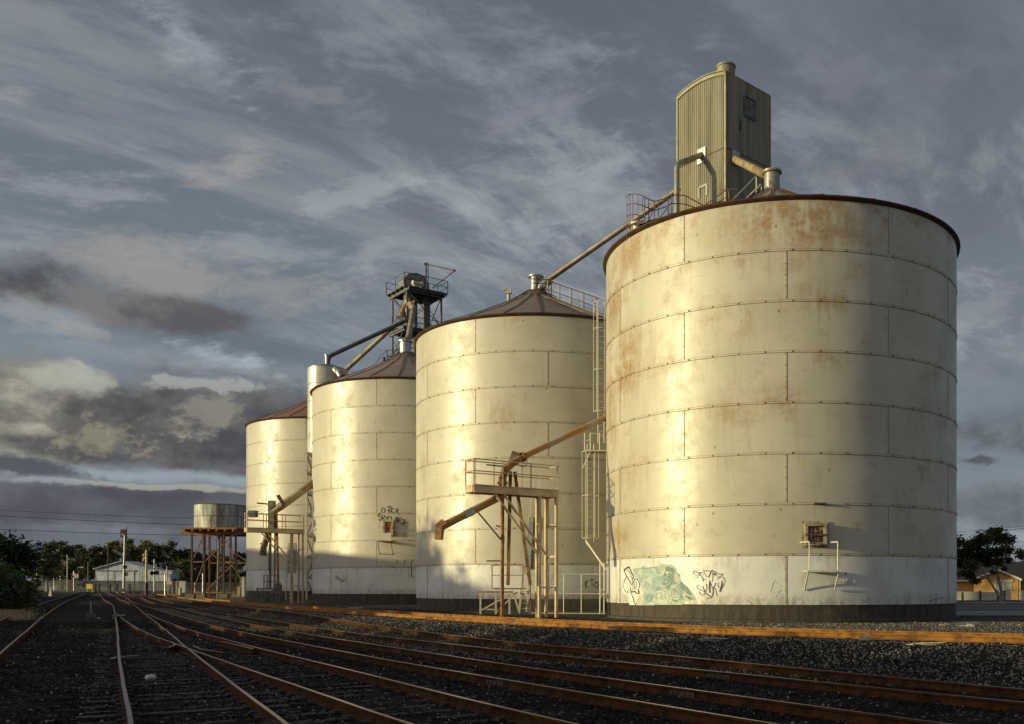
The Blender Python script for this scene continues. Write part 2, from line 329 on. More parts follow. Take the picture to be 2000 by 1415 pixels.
# ------------------------------------------------------------------ mesh builder
class MB:
    def __init__(s): s.v, s.f, s.m = [], [], []
    def add(s, vs, fs, mi=0):
        o = len(s.v); s.v += [tuple(p) for p in vs]; s.f += [tuple(i+o for i in f) for f in fs]; s.m += [mi]*len(fs); return s
    def box(s, c, size, axes=None, mi=0):
        ax = axes or (Vector((1, 0, 0)), Vector((0, 1, 0)), Vector((0, 0, 1))); c = Vector(c); hx, hy, hz = [q/2 for q in size]
        vs = [c+ax[0]*(a*hx)+ax[1]*(b_*hy)+ax[2]*(d*hz) for a in (-1, 1) for b_ in (-1, 1) for d in (-1, 1)]
        return s.add(vs, [(0, 1, 3, 2), (4, 6, 7, 5), (0, 4, 5, 1), (2, 3, 7, 6), (0, 2, 6, 4), (1, 5, 7, 3)], mi)
    def bar(s, a, b_, w=.06, h=None, mi=0, up=None):
        a, b_ = Vector(a), Vector(b_); d = b_-a; L = d.length
        if L < 1e-5: return s
        z = d/L; u = Vector(up) if up else (Vector((0, 0, 1)) if abs(z.z) < .9 else Vector((0, 1, 0)))
        x = z.cross(u).normalized(); y = x.cross(z).normalized()
        return s.box((a+b_)/2, (w, h or w, L), (x, y, z), mi)
    def tube(s, pts, r, n=8, cap=True, mi=0):
        pts = [Vector(p) for p in pts]; k = len(pts); rs = r if isinstance(r, (list, tuple)) else [r]*k
        vs, fs = [], []; prev = None
        for i, p in enumerate(pts):
            d = (pts[min(i+1, k-1)]-pts[max(i-1, 0)]).normalized()
            if prev is None:
                u = Vector((0, 0, 1)) if abs(d.z) < .9 else Vector((1, 0, 0)); x = d.cross(u).normalized()
            else: x = (prev-d*prev.dot(d)).normalized()
            prev = x; y = d.cross(x)
            for j in range(n):
                a = 2*math.pi*j/n; vs.append(p+(x*math.cos(a)+y*math.sin(a))*rs[i])
        for i in range(k-1):
            for j in range(n): fs.append((i*n+j, i*n+(j+1) % n, (i+1)*n+(j+1) % n, (i+1)*n+j))
        if cap: fs += [tuple(range(n-1, -1, -1)), tuple((k-1)*n+j for j in range(n))]
        return s.add(vs, fs, mi)
    def lathe(s, prof, c=(0, 0, 0), n=48, mi=0, a0=0.0, a1=2*math.pi, apex=(0, 0)):
        full = abs(a1-a0-2*math.pi) < 1e-6; k = n if full else n+1; vs, fs = [], []
        for (r, z, *q) in prof:
            ox, oy = q[0] if q else (0, 0)
            for j in range(k):
                a = a0+(a1-a0)*j/n; vs.append((c[0]+ox+r*math.sin(a), c[1]+oy-r*math.cos(a), c[2]+z))
        for i in range(len(prof)-1):
            for j in range(n): fs.append((i*k+j, i*k+(j+1) % k, (i+1)*k+(j+1) % k, (i+1)*k+j))
        return s.add(vs, fs, mi)
    def prism(s, poly, n_off, mi=0):                   # 3D polygon extruded by a vector
        k = len(poly); a = [Vector(p) for p in poly]; b_ = [p+Vector(n_off) for p in a]
        return s.add(a+b_, [tuple(range(k)), tuple(range(2*k-1, k-1, -1))]+[(i, i+k, (i+1) % k+k, (i+1) % k) for i in range(k)], mi)
    def build(s, name, mats, parent=None, smooth=None, origin=None):
        me = bpy.data.meshes.new(name); o0 = Vector(origin) if origin is not None else Vector((0, 0, 0))
        me.from_pydata([tuple(Vector(p)-o0) for p in s.v], [], s.f)
        for mm in (mats if isinstance(mats, (list, tuple)) else [mats]): me.materials.append(mm)
        if isinstance(mats, (list, tuple)): me.polygons.foreach_set('material_index', s.m)
        me.update()
        if smooth is not None:
            me.shade_smooth(); me.set_sharp_from_angle(angle=R_(smooth))
        o = bpy.data.objects.new(name, me); COL.objects.link(o)
        if parent is not None:
            o.parent = parent
            if origin is None: pass
        if origin is not None: o.location = o0
        return o
def tag(o, label=None, cat=None, group=None, kind=None):
    if label: o['label'] = label
    if cat: o['category'] = cat
    if group: o['group'] = group
    if kind: o['kind'] = kind
    return o
def thing(name, loc, label, cat, group=None, rz=0.0):
    o = bpy.data.objects.new(name, None); COL.objects.link(o); o.location = loc; o.rotation_euler = (0, 0, rz); o.empty_display_size = .3
    return tag(o, label, cat, group)
def kids(o): return [c for c in COL.objects if c.parent == o]
def copy_tree(o, parent=None):
    c = o.copy(); COL.objects.link(c); c.parent = parent
    for ch in kids(o): copy_tree(ch, c)
    return c
class Rel(MB):
    """mesh builder in world coordinates whose result is parented to a thing standing at loc"""
    def part(s, name, mats, root, smooth=None, label=None):
        o = s.build(name, mats, None, smooth); off = root
        loc = Vector((0, 0, 0)); q = root
        while q is not None: loc += Vector(q.location); q = q.parent
        me = o.data; co = np.empty(len(me.vertices)*3, 'f'); me.vertices.foreach_get('co', co); co = co.reshape(-1, 3)-np.array(loc, 'f'); me.vertices.foreach_set('co', co.ravel()); me.update()
        o.parent = root
        if label: o['label'] = label
        return o

# ------------------------------------------------------------------ ground
SID = np.array([(30, 12.5), (20, 16.6), (14, 18.9), (8.67, 21.3), (3.2, 24.9), (-1.0, 28.9), (-7.4, 37.0), (-12.6, 44.6), (-17.9, 52.8), (-30, 73.2), (-45, 99), (-76, 152), (-100, 193)], float)
def smooth_line(P0, n=400):
    P0 = np.array(P0, float); d = np.r_[0, np.cumsum(np.hypot(*np.diff(P0, axis=0).T))]
    t = np.linspace(0, d[-1], n); out = []
    # Catmull-Rom
    Q = np.vstack([2*P0[0]-P0[1], P0, 2*P0[-1]-P0[-2]])
    for tt in t:
        i = min(np.searchsorted(d, tt, 'right')-1, len(P0)-2); h = (tt-d[i])/(d[i+1]-d[i])
        p0, p1, p2, p3 = Q[i], Q[i+1], Q[i+2], Q[i+3]
        out.append(.5*((2*p1)+(-p0+p2)*h+(2*p0-5*p1+4*p2-p3)*h*h+(-p0+3*p1-3*p2+p3)*h**3))
    out = np.array(out)
    for _ in range(n//12):
        out[1:-1] = (out[:-2]+2*out[1:-1]+out[2:])/4
    return out
SIDL = smooth_line(SID, 260)
def sd_siding(X, Y):
    X = np.asarray(X, float); Y = np.asarray(Y, float); sh = X.shape; p = np.stack([X.ravel(), Y.ravel()], 1)
    best = np.full(len(p), 1e9); sign = np.ones(len(p))
    for a, b_ in zip(SIDL[:-1], SIDL[1:]):
        d = b_-a; L2 = d@d; t = np.clip(((p-a)@d)/L2, 0, 1); q = p-(a+t[:, None]*d); r = np.hypot(q[:, 0], q[:, 1]); m = r < best
        best = np.where(m, r, best); sign = np.where(m, np.sign(-(d[0]*(p[:, 1]-a[1])-d[1]*(p[:, 0]-a[0]))), sign)
    return (best*sign).reshape(sh)
def sst(x): x = np.clip(x, 0, 1); return x*x*(3-2*x)
def ground(X, Y):
    X = np.asarray(X, float); Y = np.asarray(Y, float)
    zy = np.minimum(.006*np.maximum(0, Y-60), 1.0)
    hp = np.interp(Y, [15, 25, 40, 52, 75, 105, 160, 230], [.5, .48, .47, .45, .38, .36, .62, 1.0])
    bw = np.interp(Y, [16, 20, 26, 37, 60], [6, 4.6, 2.6, 2.2, 2.0])
    v = sd_siding(X, Y)
    z = zy+(hp-zy)*sst((v+.9+bw)/bw)
    pg = np.interp(Y, [20, 34, 49, 64, 80, 110, 150, 230], [.46, .47, .54, .60, .82, .80, .85, 1.0])
    k = sst((X-5)/10); pg = pg*(1-k)+.47*k
    return z+(pg-z)*sst((v-2.4)/4)
def gz(X, Y): return float(ground(np.array([X]), np.array([Y]))[0])
def G(x, Y):                                     # point of the ground seen in photo column x at depth Y
    X = (x-CX)*Y/F; return Vector((X, Y, gz(X, Y)))
def axis(segs):
    out = []
    for a, b_, s in segs: out += list(np.arange(a, b_, s))
    return np.array(out)
gx = np.r_[-4000, -2500, -1500, -900, -500, -300, axis([(-200, -60, 6), (-60, -34, 2), (-34, 20, .45), (20, 60, 2), (60, 200, 10)]), 200, 300, 600, 1200, 2500, 4000]
gy = np.r_[-60, -30, axis([(-15, 8, 2), (8, 60, .35), (60, 130, 1.5), (130, 240, 5)]), 240, 280, 350, 500, 800, 1300, 2200, 4000, 6000]
XX, YY = np.meshgrid(gx, gy); ZZ = ground(XX, YY)
near = (np.abs(XX) < 60) & (YY > 5) & (YY < 90)
ZZ = ZZ+np.where(near, RNG.normal(0, .012, ZZ.shape), 0)
nx, ny = len(gx), len(gy)
gb = MB(); gb.v = np.stack([XX.ravel(), YY.ravel(), ZZ.ravel()], 1).tolist()
gb.f = [(j*nx+i, j*nx+i+1, (j+1)*nx+i+1, (j+1)*nx+i) for j in range(ny-1) for i in range(nx-1)]; gb.m = [0]*len(gb.f)
tag(gb.build('ground', M_ballast, smooth=60), kind='structure')

def stones(name, pts, size, mat, label, cat):
    n = len(pts); base = np.array([(1, 0, 0), (-1, 0, 0), (0, 1, 0), (0, -1, 0), (0, 0, 1), (0, 0, -1)], float)
    a = RNG.normal(size=(n, 3, 3)); q, _ = np.linalg.qr(a)
    V_ = base[None]*(.65+.6*RNG.random((n, 6, 1)))*np.array([1, .8, .62])
    V_ = np.einsum('nij,nkj->nki', q, V_)*size[:, None, None]+pts[:, None, :]
    Fb = np.array([(0, 2, 4), (2, 1, 4), (1, 3, 4), (3, 0, 4), (2, 0, 5), (1, 2, 5), (3, 1, 5), (0, 3, 5)])
    Fs = (Fb[None]+(np.arange(n)*6)[:, None, None]).reshape(-1, 3)
    me = bpy.data.meshes.new(name); me.vertices.add(n*6); me.vertices.foreach_set('co', V_.astype('f').ravel())
    me.loops.add(len(Fs)*3); me.loops.foreach_set('vertex_index', Fs.astype('i').ravel())
    me.polygons.add(len(Fs)); me.polygons.foreach_set('loop_start', (np.arange(len(Fs))*3).astype('i'))
    me.update(calc_edges=True); me.materials.append(mat)
    o = bpy.data.objects.new(name, me); COL.objects.link(o); return tag(o, label, cat, kind='stuff')
def scatter(n, y0, y1, power=1.6, xl=-.70, xr=.46):
    u = RNG.random(n); Y = (y0**(2-power)+u*(y1**(2-power)-y0**(2-power)))**(1/(2-power)); X = Y*(xl+(xr-xl)*RNG.random(n)); return X, Y
X_, Y_ = scatter(120000, 8.6, 48, 1.25); v_ = sd_siding(X_, Y_); keep = v_ < -3.0
X_, Y_ = X_[keep], Y_[keep]; pts = np.stack([X_, Y_, ground(X_, Y_)+.004], 1)
stones('ballast_stones', pts, (.009+.026*RNG.random(len(pts))**3)*(1+Y_/60), M_stone, 'dark loose ballast stones covering the yard between the rails', 'ballast')
i0 = RNG.integers(0, len(SIDL)-90, 52000); off = -(.7+RNG.random(52000)*5.2); tt = RNG.random(52000)
a = SIDL[i0]; b_ = SIDL[i0+1]; d = b_-a; nrm = np.stack([d[:, 1], -d[:, 0]], 1)/np.hypot(*d.T)[:, None]
pp = a+d*tt[:, None]+nrm*(-1)*(-off)[:, None]
sg = sd_siding(pp[:, 0], pp[:, 1]); 
if np.mean(sg) > 0: pp = a+d*tt[:, None]+nrm*(-off)[:, None]
m_ = (pp[:, 1] > 14) & (pp[:, 1] < 75); pp = pp[m_]
pts = np.stack([pp[:, 0], pp[:, 1], ground(pp[:, 0], pp[:, 1])+.006], 1)
stones('bank_gravel', pts, .022+.022*RNG.random(len(pts)), M_bstone, 'paler loose gravel on the bank below the siding rail', 'gravel')
n_ = 16000; X_ = RNG.uniform(-6, 18, n_); Y_ = RNG.uniform(19.5, 34.5, n_); v_ = sd_siding(X_, Y_); k_ = (v_ > 2.2) & (np.hypot(X_-6.44, Y_-41.5) > 7.7); X_, Y_ = X_[k_], Y_[k_]
pts = np.stack([X_, Y_, ground(X_, Y_)+.004], 1); stones('yard_gravel', pts, .020+.024*RNG.random(len(pts)), M_bstone, 'pale loose gravel between the siding and the nearest silo', 'gravel')
nb = 500; X_, Y_ = scatter(nb, 9, 40, 1.3); pts = np.stack([X_, Y_, ground(X_, Y_)+.015], 1)
stones('pale_pebbles', pts, .015+.03*RNG.random(nb)**2, plain('pale_stone', (.42, .40, .36), .8), 'scattered pale pebbles lying on the dark ballast', 'pebbles')

# ------------------------------------------------------------------ rails
PROF = [(-.068, 0), (.068, 0), (.068, .012), (.014, .028), (.010, .105), (.034, .116), (.036, .146), (.028, .152), (-.028, .152), (-.036, .146), (-.034, .116), (-.010, .105), (-.014, .028), (-.068, .012)]
def rail_mesh(line, root, k=1.0, label=None, base_off=0.0, side=None):
    n = len(line); T = np.gradient(line, axis=0); T /= np.hypot(T[:, 0], T[:, 1])[:, None]; N_ = np.stack([T[:, 1], -T[:, 0]], 1); zz = ground(line[:, 0], line[:, 1])+base_off
    sl = np.r_[0, np.cumsum(np.hypot(*np.diff(line, axis=0).T))]; ph = random.uniform(0, 9)
    line = line+N_*(.004*np.sin(sl*.9+ph)+.002*np.sin(sl*2.3+ph*2))[:, None]; zz = zz+.004*np.sin(sl*.45+ph*3)
    mb = Rel(); kp = len(PROF); vs = []
    for i in range(n):
        for (u, h) in PROF: vs.append((line[i, 0]+N_[i, 0]*u*k, line[i, 1]+N_[i, 1]*u*k, zz[i]+h))
    fs, mi = [], []
    for i in range(n-1):
        for j in range(kp):
            fs.append((i*kp+j, i*kp+(j+1) % kp, (i+1)*kp+(j+1) % kp, (i+1)*kp+j)); mi.append(1 if j in (7,) else 0)
    fs += [tuple(range(kp)), tuple((n-1)*kp+j for j in range(kp-1, -1, -1))]; mi += [0, 0]
    mb.v, mb.f, mb.m = vs, fs, mi
    o = mb.part('rail', [side or M_railside_shade, M_railtop], root); 
    if label: o['label'] = label
    return o
def offset(line, d):
    T = np.gradient(line, axis=0); T /= np.hypot(T[:, 0], T[:, 1])[:, None]; return line+np.stack([T[:, 1], -T[:, 0]], 1)*d
U0 = Vector((0, 0, 1))
def track(pts, label, ref_off, sleepers=None, n=150, side=None):
    """pts: one rail's line; ref_off: signed shift of the other rail"""
    L1 = smooth_line(pts, n); L2 = offset(L1, ref_off); c = L1[n//3]
    root = thing('railway_track', (c[0], c[1], gz(*c)), label, 'railway track', 'railway tracks crossing the yard')
    rail_mesh(L1, root, side=side); rail_mesh(L2, root, side=side)
    for Lr in (L1, L2):
        dr = np.r_[0, np.cumsum(np.hypot(*np.diff(Lr, axis=0).T))]; s = random.uniform(0, 8)
        while s < dr[-1]-1:
            x, y = np.interp(s, dr, Lr[:, 0]), np.interp(s, dr, Lr[:, 1]); x2, y2 = np.interp(s+.5, dr, Lr[:, 0]), np.interp(s+.5, dr, Lr[:, 1])
            if 9 < y < 48:
                t = Vector((x2-x, y2-y, 0)).normalized(); nn = Vector((t.y, -t.x, 0)); mb = Rel(); c_ = Vector((x, y, gz(x, y)+.068)); mb.box(c_, (.62, .075, .07), (t, nn, U0))
                for e in (-.22, -.08, .08, .22):
                    mb.box(c_+t*e, (.035, .13, .035), (t, nn, U0))
                mb.part('fishplate', M_rustdark, root)
            s += 12.2
    if sleepers:
        y0, y1, step, half, h = sleepers; C_ = (L1+L2)/2; dd = np.r_[0, np.cumsum(np.hypot(*np.diff(C_, axis=0).T))]; s = 0
        while s < dd[-1]:
            x = np.interp(s, dd, C_[:, 0]); y = np.interp(s, dd, C_[:, 1]); x2 = np.interp(s+.1, dd, C_[:, 0]); y2 = np.interp(s+.1, dd, C_[:, 1])
            if y0 < y < y1:
                t = Vector((x2-x, y2-y, 0)).normalized(); nn = Vector((t.y, -t.x, 0)); a_ = random.uniform(-.03, .03); nn2 = (nn+t*a_).normalized(); sl = random.uniform(-.12, .12)
                mb = Rel(); mb.box(Vector((x, y, gz(x, y)+h-.06+random.uniform(-.01, .008)))+nn2*sl, (half*2, .23, .13), (nn2, Vector((-nn2.y, nn2.x, 0)), Vector((0, 0, 1))))
                for sgn in (-1, 1):                     # chair and spike at the rail foot
                    mb.box(Vector((x, y, gz(x, y)+h+.015))+nn*sgn*.8, (.26, .14, .03), (nn, t, Vector((0, 0, 1))))
                mb.part('sleeper', M_sleeper, root)
            s += step
    return root
track(SID[2:12], 'rusty siding track in sunlit orange on the raised bank along the foot of the silos', 1.6, (17, 58, .72, 1.1, -.05), 240, M_sidingrust_lit)
TA = [(14.5, 6.3), (10.2, 10.3), (6.19, 14.85), (1.35, 21.0), (-3.3, 27.0), (-9.1, 35.3), (-16.6, 47.5), (-25.4, 62.2), (-53, 109.5), (-82, 160), (-98, 190)]
track(TA, 'brown railed track lying nearest to the gravel bank', -1.6, None, 220)
TB = [(10.9, 3.0), (7.5, 6.4), (3.7, 11.07), (1.97, 13.45), (-2.4, 19.5), (-9.0, 29.3), (-17.1, 42.2), (-29, 62.5), (-48.5, 95.5), (-62, 120), (-82, 155), (-100, 188)]
track(TB, 'straight brown railed track next beyond the turnout in the middle of the yard', -1.6, None, 220)
TD = [(7.5, -.5), (3.2, 5.4), (-.6, 11.07), (-1.6, 12.5), (-5.6, 18.6), (-10.7, 26.4), (-16.9, 36.2), (-25.2, 50.3), (-29.6, 58)]
TC = [(-1.2, 5.8), (-4.0, 11.07), (-7.5, 17.35), (-12.3, 26.1), (-16.7, 34.2), (-25.2, 49.7), (-43.5, 82.8), (-60, 111), (-85, 155), (-104, 188)]
track(TD, 'diverging turnout track curving away to the right across the dark ballast', -1.6, (8, 34, .64, 1.5, .0), 150)
track(TC, 'worn track running straight from bottom left to the level crossing', -1.6, (8, 40, .64, 1.35, .005), 220)
TE = [(-1.9, -.3), (-8.4, 11.2), (-15.5, 23.3), (-22.5, 35.3), (-36.3, 59), (-56, 94), (-76, 131), (-92, 160), (-107, 190)]
track(TE, 'leftmost track of the yard beside the dark hedge', -1.6, (9, 30, .8, 1.2, .0), 180)
# check and wing rails at the frog
fr = thing('turnout_frog', (-12.2, 26.2, gz(-12.2, 26.2)), 'short check and wing rails at the crossing nose of the turnout', 'rail frog')
rail_mesh(smooth_line([(-13.6, 28.0), (-12.7, 26.4), (-12.3, 25.2)], 12), fr); rail_mesh(smooth_line([(-12.0, 26.0), (-11.0, 24.4), (-10.0, 23.3)], 12), fr)
rail_mesh(smooth_line([(-12.15, 28.1), (-10.85, 26.2), (-9.8, 24.6)], 12), fr)

# ------------------------------------------------------------------ silos
RAD, RING = 7.473, 1.83
SIL = [dict(c=(6.441, 41.5), zf=1.124, j0=-66.3, ax=-.20, gh=.66), dict(c=(-5.02, 56.15), zf=1.159, j0=-54.1, ax=-.55, gh=.66),
       dict(c=(-16.166, 71.566), zf=1.315, j0=-38.0, ax=-.80, gh=.75), dict(c=(-27.33, 87.283), zf=1.457, j0=-30.2, ax=-.8, gh=.62)]
def onsilo(i, x, y, eps=.02, R=RAD):
    """where the line of sight through a photo pixel meets the drum of silo i"""
    s = SIL[i]; dxp, dzp = (x-CX)/F, (CY-y)/F; a = dxp*dxp+1; b_ = -2*(dxp*s['c'][0]+s['c'][1]); c = s['c'][0]**2+s['c'][1]**2-(R+eps)**2
    disc = max(b_*b_-4*a*c, 0); t = (-b_-math.sqrt(disc))/(2*a); return Vector((dxp*t, t, EYE+dzp*t))
def pol(i, deg, r, z):
    s = SIL[i]; a = R_(deg); return Vector((s['c'][0]+r*math.sin(a), s['c'][1]-r*math.cos(a), z))
LBL = ['nearest and widest looking cream silo with heavy rust stains near its top', 'cream silo second from the right behind the big tan gantry',
       'clean cream silo with a rusty hatch and black scrawls above the hatch', 'farthest cream silo at the left beside the water tank']
WM = [W1, W2, W3, W4]; silo = []
for i, s in enumerate(SIL):
    cx, cy = s['c']; zf = s['zf']; o = (cx, cy, zf)
    root = thing('grain_silo', o, LBL[i], 'silo', 'grain silos standing in a row'); silo.append(root)
    # drum: eight rings of sheets
    mb = Rel(); NSEG = 192
    mb.lathe([(RAD, RING), (RAD, RING*8)], o, NSEG); mb.part('wall', WM[i], root, 30)
    mb = Rel(); mb.lathe([(RAD, 0), (RAD, RING)], o, NSEG); mb.part('painted_band', WHT[i], root, 30)
    # lap joints and bolts
    mb = Rel()
    for k in range(1, 8):
        z = RING*k
        mb.lathe([(RAD+.001, z-.052), (RAD+.013, z-.050), (RAD+.014, z+.020), (RAD+.001, z+.022)], o, NSEG, 1)
        mb.lathe([(RAD+.004, z-.060), (RAD+.017, z-.058), (RAD+.017, z-.046), (RAD+.004, z-.044)], o, NSEG, 0)
        mb.lathe([(RAD+.004, z+.014), (RAD+.017, z+.016), (RAD+.017, z+.024), (RAD+.004, z+.026)], o, NSEG, 0)
        for q in range(96):
            a = s['j0']+q*3.75+1.9
            if -100 < a-(0 if a < 180 else 360) < 100 and q % 1 == 0 and (q % 2 == 0):
                p = pol(i, a, RAD+.014, zf+z-.015); t_ = Vector((math.cos(R_(a)), math.sin(R_(a)), 0)); mb.box(p, (.05, .03, .045), (t_, Vector((-t_.y, t_.x, 0)), Vector((0, 0, 1))), 0)
    for k in range(8):
        for q in range(6):
            a = s['j0']+60*q+(30 if k % 2 else 0); t_ = Vector((math.cos(R_(a)), math.sin(R_(a)), 0)); n_ = Vector((math.sin(R_(a)), -math.cos(R_(a)), 0)); ax = (t_, -n_, Vector((0, 0, 1)))
            mb.box(pol(i, a, RAD+.001, zf+RING*(k+.5)-.015), (.075, .014, RING-.07), ax, 1)
            mb.box(pol(i, a, RAD+.002, zf+RING*(k+.5)-.015)+t_*.040, (.016, .018, RING-.07), ax, 0)
            for e in (.06, .28, .5, .72, .94): mb.box(pol(i, a, RAD+.004, zf+RING*(k+e))-t_*.005, (.036, .018, .036), ax, 0)
    mb.part('seam_strips', [M_seam, WM[i]], root)
    # foundation ring
    mb = Rel(); gh = s['gh']; mb.lathe([(RAD+.10, -gh-.6), (RAD+.10, -gh+.02), (RAD+.10, -gh+.12), (RAD-.02, -gh+.14), (RAD-.03, 0), (RAD-.4, .002)], o, 96); mb.part('foundation', M_found, root, 40)
    mb = Rel(); mb.lathe([(RAD+.02, RING*8-.06), (RAD+.14, RING*8+.02), (RAD+.15, RING*8+.07), (RAD+.05, RING*8+.10), (RAD-.2, RING*8+.12)], o, NSEG); mb.part('rim', M_rim, root, 30)
    # roof: shallow cone of sheets with standing ribs
    ztop = RING*8; rise = (3.3, 3.5, 3.5, 3.5)[i]; axx = s['ax']; mb = Rel(); nrib = 24
    mb.lathe([(RAD+.12, ztop+.09), (RAD*.62, ztop+.06+rise*.36, (axx*.36, 0)), (RAD*.25, ztop+.04+rise*.74, (axx*.75, 0)), (.42, ztop+.02+rise, (axx, 0))], o, 96); 
    for q in range(nrib):
        a = R_(q*360/nrib+4)
        pr = [(RAD+.10, ztop+.11, 0), (RAD*.62, ztop+.10+rise*.36, .36), (RAD*.25, ztop+.08+rise*.74, .75), (.5, ztop+.04+rise, 1)]
        pp_ = [Vector((cx+axx*f+r*math.sin(a), cy-r*math.cos(a), zf+z)) for r, z, f in pr]
        for p0, p1 in zip(pp_, pp_[1:]): mb.bar(p0, p1, .035, .03, 1)
    mb.part('roof', [RF[i], M_rim], root, 30)
    if i == 3: rc = .4
    rc = (.34, .36, .43, .4)[i]; zc = ztop+rise-.05; mb = Rel(); oc = (cx+axx, cy, zf)
    flr = 1.28
    mb.lathe([(rc*1.15, zc), (rc*1.15, zc+.08), (rc, zc+.10), (rc, zc+.86), (rc*flr, zc+.90), (rc*flr, zc+.99), (rc*.9, zc+1.02), (.001, zc+1.02)], oc, 32); mb.part('inlet_cap', M_pipegrey if i < 1 else M_galv, root, 35)
def roofpt(i, r, deg, dz=0.0):
    s = SIL[i]; f = 1-r/RAD; a = R_(deg); return Vector((s['c'][0]+s['ax']*f+r*math.sin(a), s['c'][1]-r*math.cos(a), s['zf']+RING*8+.09+3.4*f+dz))

# ---- writing and tags on the drums: flat ribbons of paint following the curve
def cdist(p, i): return Vector((p.x-SIL[i]['c'][0], p.y-SIL[i]['c'][1], 0)).normalized()
def strokes(i, org, scl, lines, mat, name='graffiti', eps=.012, label=None):
    mb = Rel()
    for w, pl in lines:
        q = []
        P0 = np.array(pl, float)
        if len(P0) > 2: P0 = smooth_line(P0, max(8, len(P0)*5))
        pts_ = [onsilo(i, org[0]+x/scl, org[1]+y/scl, eps) for x, y in P0]
        hw = w/scl/F*pts_[0].y/2
        vs = []
        for k, p in enumerate(pts_):
            n_ = cdist(p, i); d = (pts_[min(k+1, len(pts_)-1)]-pts_[max(k-1, 0)]).normalized(); sd_ = d.cross(n_).normalized(); jw = hw*random.uniform(.75, 1.15)
            vs += [p+sd_*jw, p-sd_*jw]
        mb.add(vs, [(2*k, 2*k+1, 2*k+3, 2*k+2) for k in range(len(pts_)-1)])
    return mb.part(name, mat, silo[i], label=label)
def inside(px, py, poly):
    c = False; j = len(poly)-1
    for k in range(len(poly)):
        xi, yi = poly[k]; xj, yj = poly[j]
        if (yi > py) != (yj > py) and px < (xj-xi)*(py-yi)/(yj-yi)+xi: c = not c
        j = k
    return c
def fills(i, org, scl, polys, mat, name='graffiti', eps=.008, step=8.0, label=None):
    mb = Rel()
    for poly in polys:
        xs = [p[0] for p in poly]; ys = [p[1] for p in poly]; x = min(xs)
        while x < max(xs):
            y = min(ys)
            while y < max(ys):
                if inside(x+step/2, y+step/2, poly):
                    q = [onsilo(i, org[0]+a/scl, org[1]+b_/scl, eps) for a, b_ in ((x, y), (x, y+step), (x+step, y+step), (x+step, y))]; mb.add(q, [(0, 1, 2, 3)])
                y += step
            x += step
    return mb.part(name, mat, silo[i], label=label)
INK = plain('marker_black', (.02, .018, .016), .5); INKF = plain('faded_ink', (.16, .15, .14), .7)
TEAL = plain('washed_teal', (.34, .44, .40), .6, c2=(.52, .56, .47), sc_=1.9, lo=.45, hi=.55); TEALM = plain('teal_paint', (.24, .38, .36), .6, c2=(.36, .47, .42), sc_=4)
TEALD = plain('dark_teal', (.11, .19, .17), .6, c2=(.22, .32, .28), sc_=5); PALE = plain('overspray', (.80, .80, .74), .6)
SANDG = plain('grey_overpaint', (.42, .44, .36), .6, c2=(.5, .5, .42), sc_=3)
o1, k1 = (1200, 1080), 8.333
fills(0, o1, k1, [[(115, 260), (170, 205), (240, 195), (300, 270), (330, 380), (430, 480), (430, 640), (390, 700), (340, 850), (250, 850), (225, 700), (130, 655), (110, 400)]], PALE, eps=.005, label='white overspray halo round the black scrawl')
fills(0, o1, k1, [[(290, 265), (640, 230), (700, 215), (740, 265), (830, 330), (1030, 330), (1075, 420), (1085, 470), (1180, 550), (1290, 680), (1325, 770), (1160, 790), (1110, 845), (350, 855), (430, 730), (480, 660), (430, 560), (400, 480), (330, 370)]], TEAL, eps=.007, label='washed out pale teal painted patch')
fills(0, o1, k1, [[(725, 200), (760, 185), (930, 195), (1000, 250), (1022, 320), (1060, 400), (980, 400), (880, 300), (760, 300)], [(940, 430), (1060, 390), (1078, 460), (1000, 500)]], SANDG, eps=.009)
fills(0, o1, k1, [[(395, 375), (462, 430), (430, 505)], [(470, 385), (520, 366), (575, 370), (500, 428)], [(498, 450), (578, 512), (512, 572)], [(640, 225), (710, 218), (770, 340), (700, 350)], [(615, 415), (700, 375), (840, 400), (862, 465), (740, 440), (660, 460), (655, 560), (740, 540), (750, 605), (655, 640), (620, 560)],
      [(480, 690), (600, 655), (650, 690), (620, 780), (520, 835), (480, 800)], [(445, 220), (485, 220), (485, 255), (445, 255)], [(575, 305), (605, 310), (600, 345), (570, 340)], [(660, 560), (760, 555), (765, 610), (670, 625)]], TEALM, eps=.011, step=6)
fills(0, o1, k1, [[(1080, 465), (1180, 560), (1262, 680), (1240, 702), (1150, 640), (1060, 520)], [(820, 235), (900, 225), (975, 270), (940, 320), (850, 300)], [(1150, 690), (1290, 740), (1230, 770), (1150, 720)]], TEALD, eps=.013, step=6)
rr = random.Random(4); sq = []
for cx_, cy_, r0 in ((1020, 660, 95), (1020, 660, 62), (1020, 655, 28), (720, 700, 45), (860, 700, 40), (800, 740, 30), (900, 790, 34), (640, 760, 40), (560, 740, 34)):
    sq.append((9 if r0 > 50 else 7, [(cx_+r0*math.cos(a/9*6.283)*rr.uniform(.85, 1.1), cy_+r0*1.25*math.sin(a/9*6.283)*rr.uniform(.85, 1.1)) for a in range(10)]))
for _ in range(16):
    x0, y0 = rr.uniform(800, 960), rr.uniform(250, 420); sq.append((rr.uniform(5, 10), [(x0+rr.uniform(-40, 40)+t*rr.uniform(-18, 18), y0+t*45) for t in range(6)]))
for _ in range(10):
    x0, y0 = rr.uniform(930, 1100), rr.uniform(480, 800); sq.append((rr.uniform(5, 8), [(x0+t*rr.uniform(8, 20), y0+rr.uniform(-25, 25)+t*6) for t in range(5)]))
sq.append((10, [(320, 262), (430, 262), (560, 248), (650, 232)]))
sq.append((8, [(1010, 330), (1050, 350), (1066, 390)]))
strokes(0, o1, k1, sq, TEALD, eps=.015, label='dark teal scribbled lines')
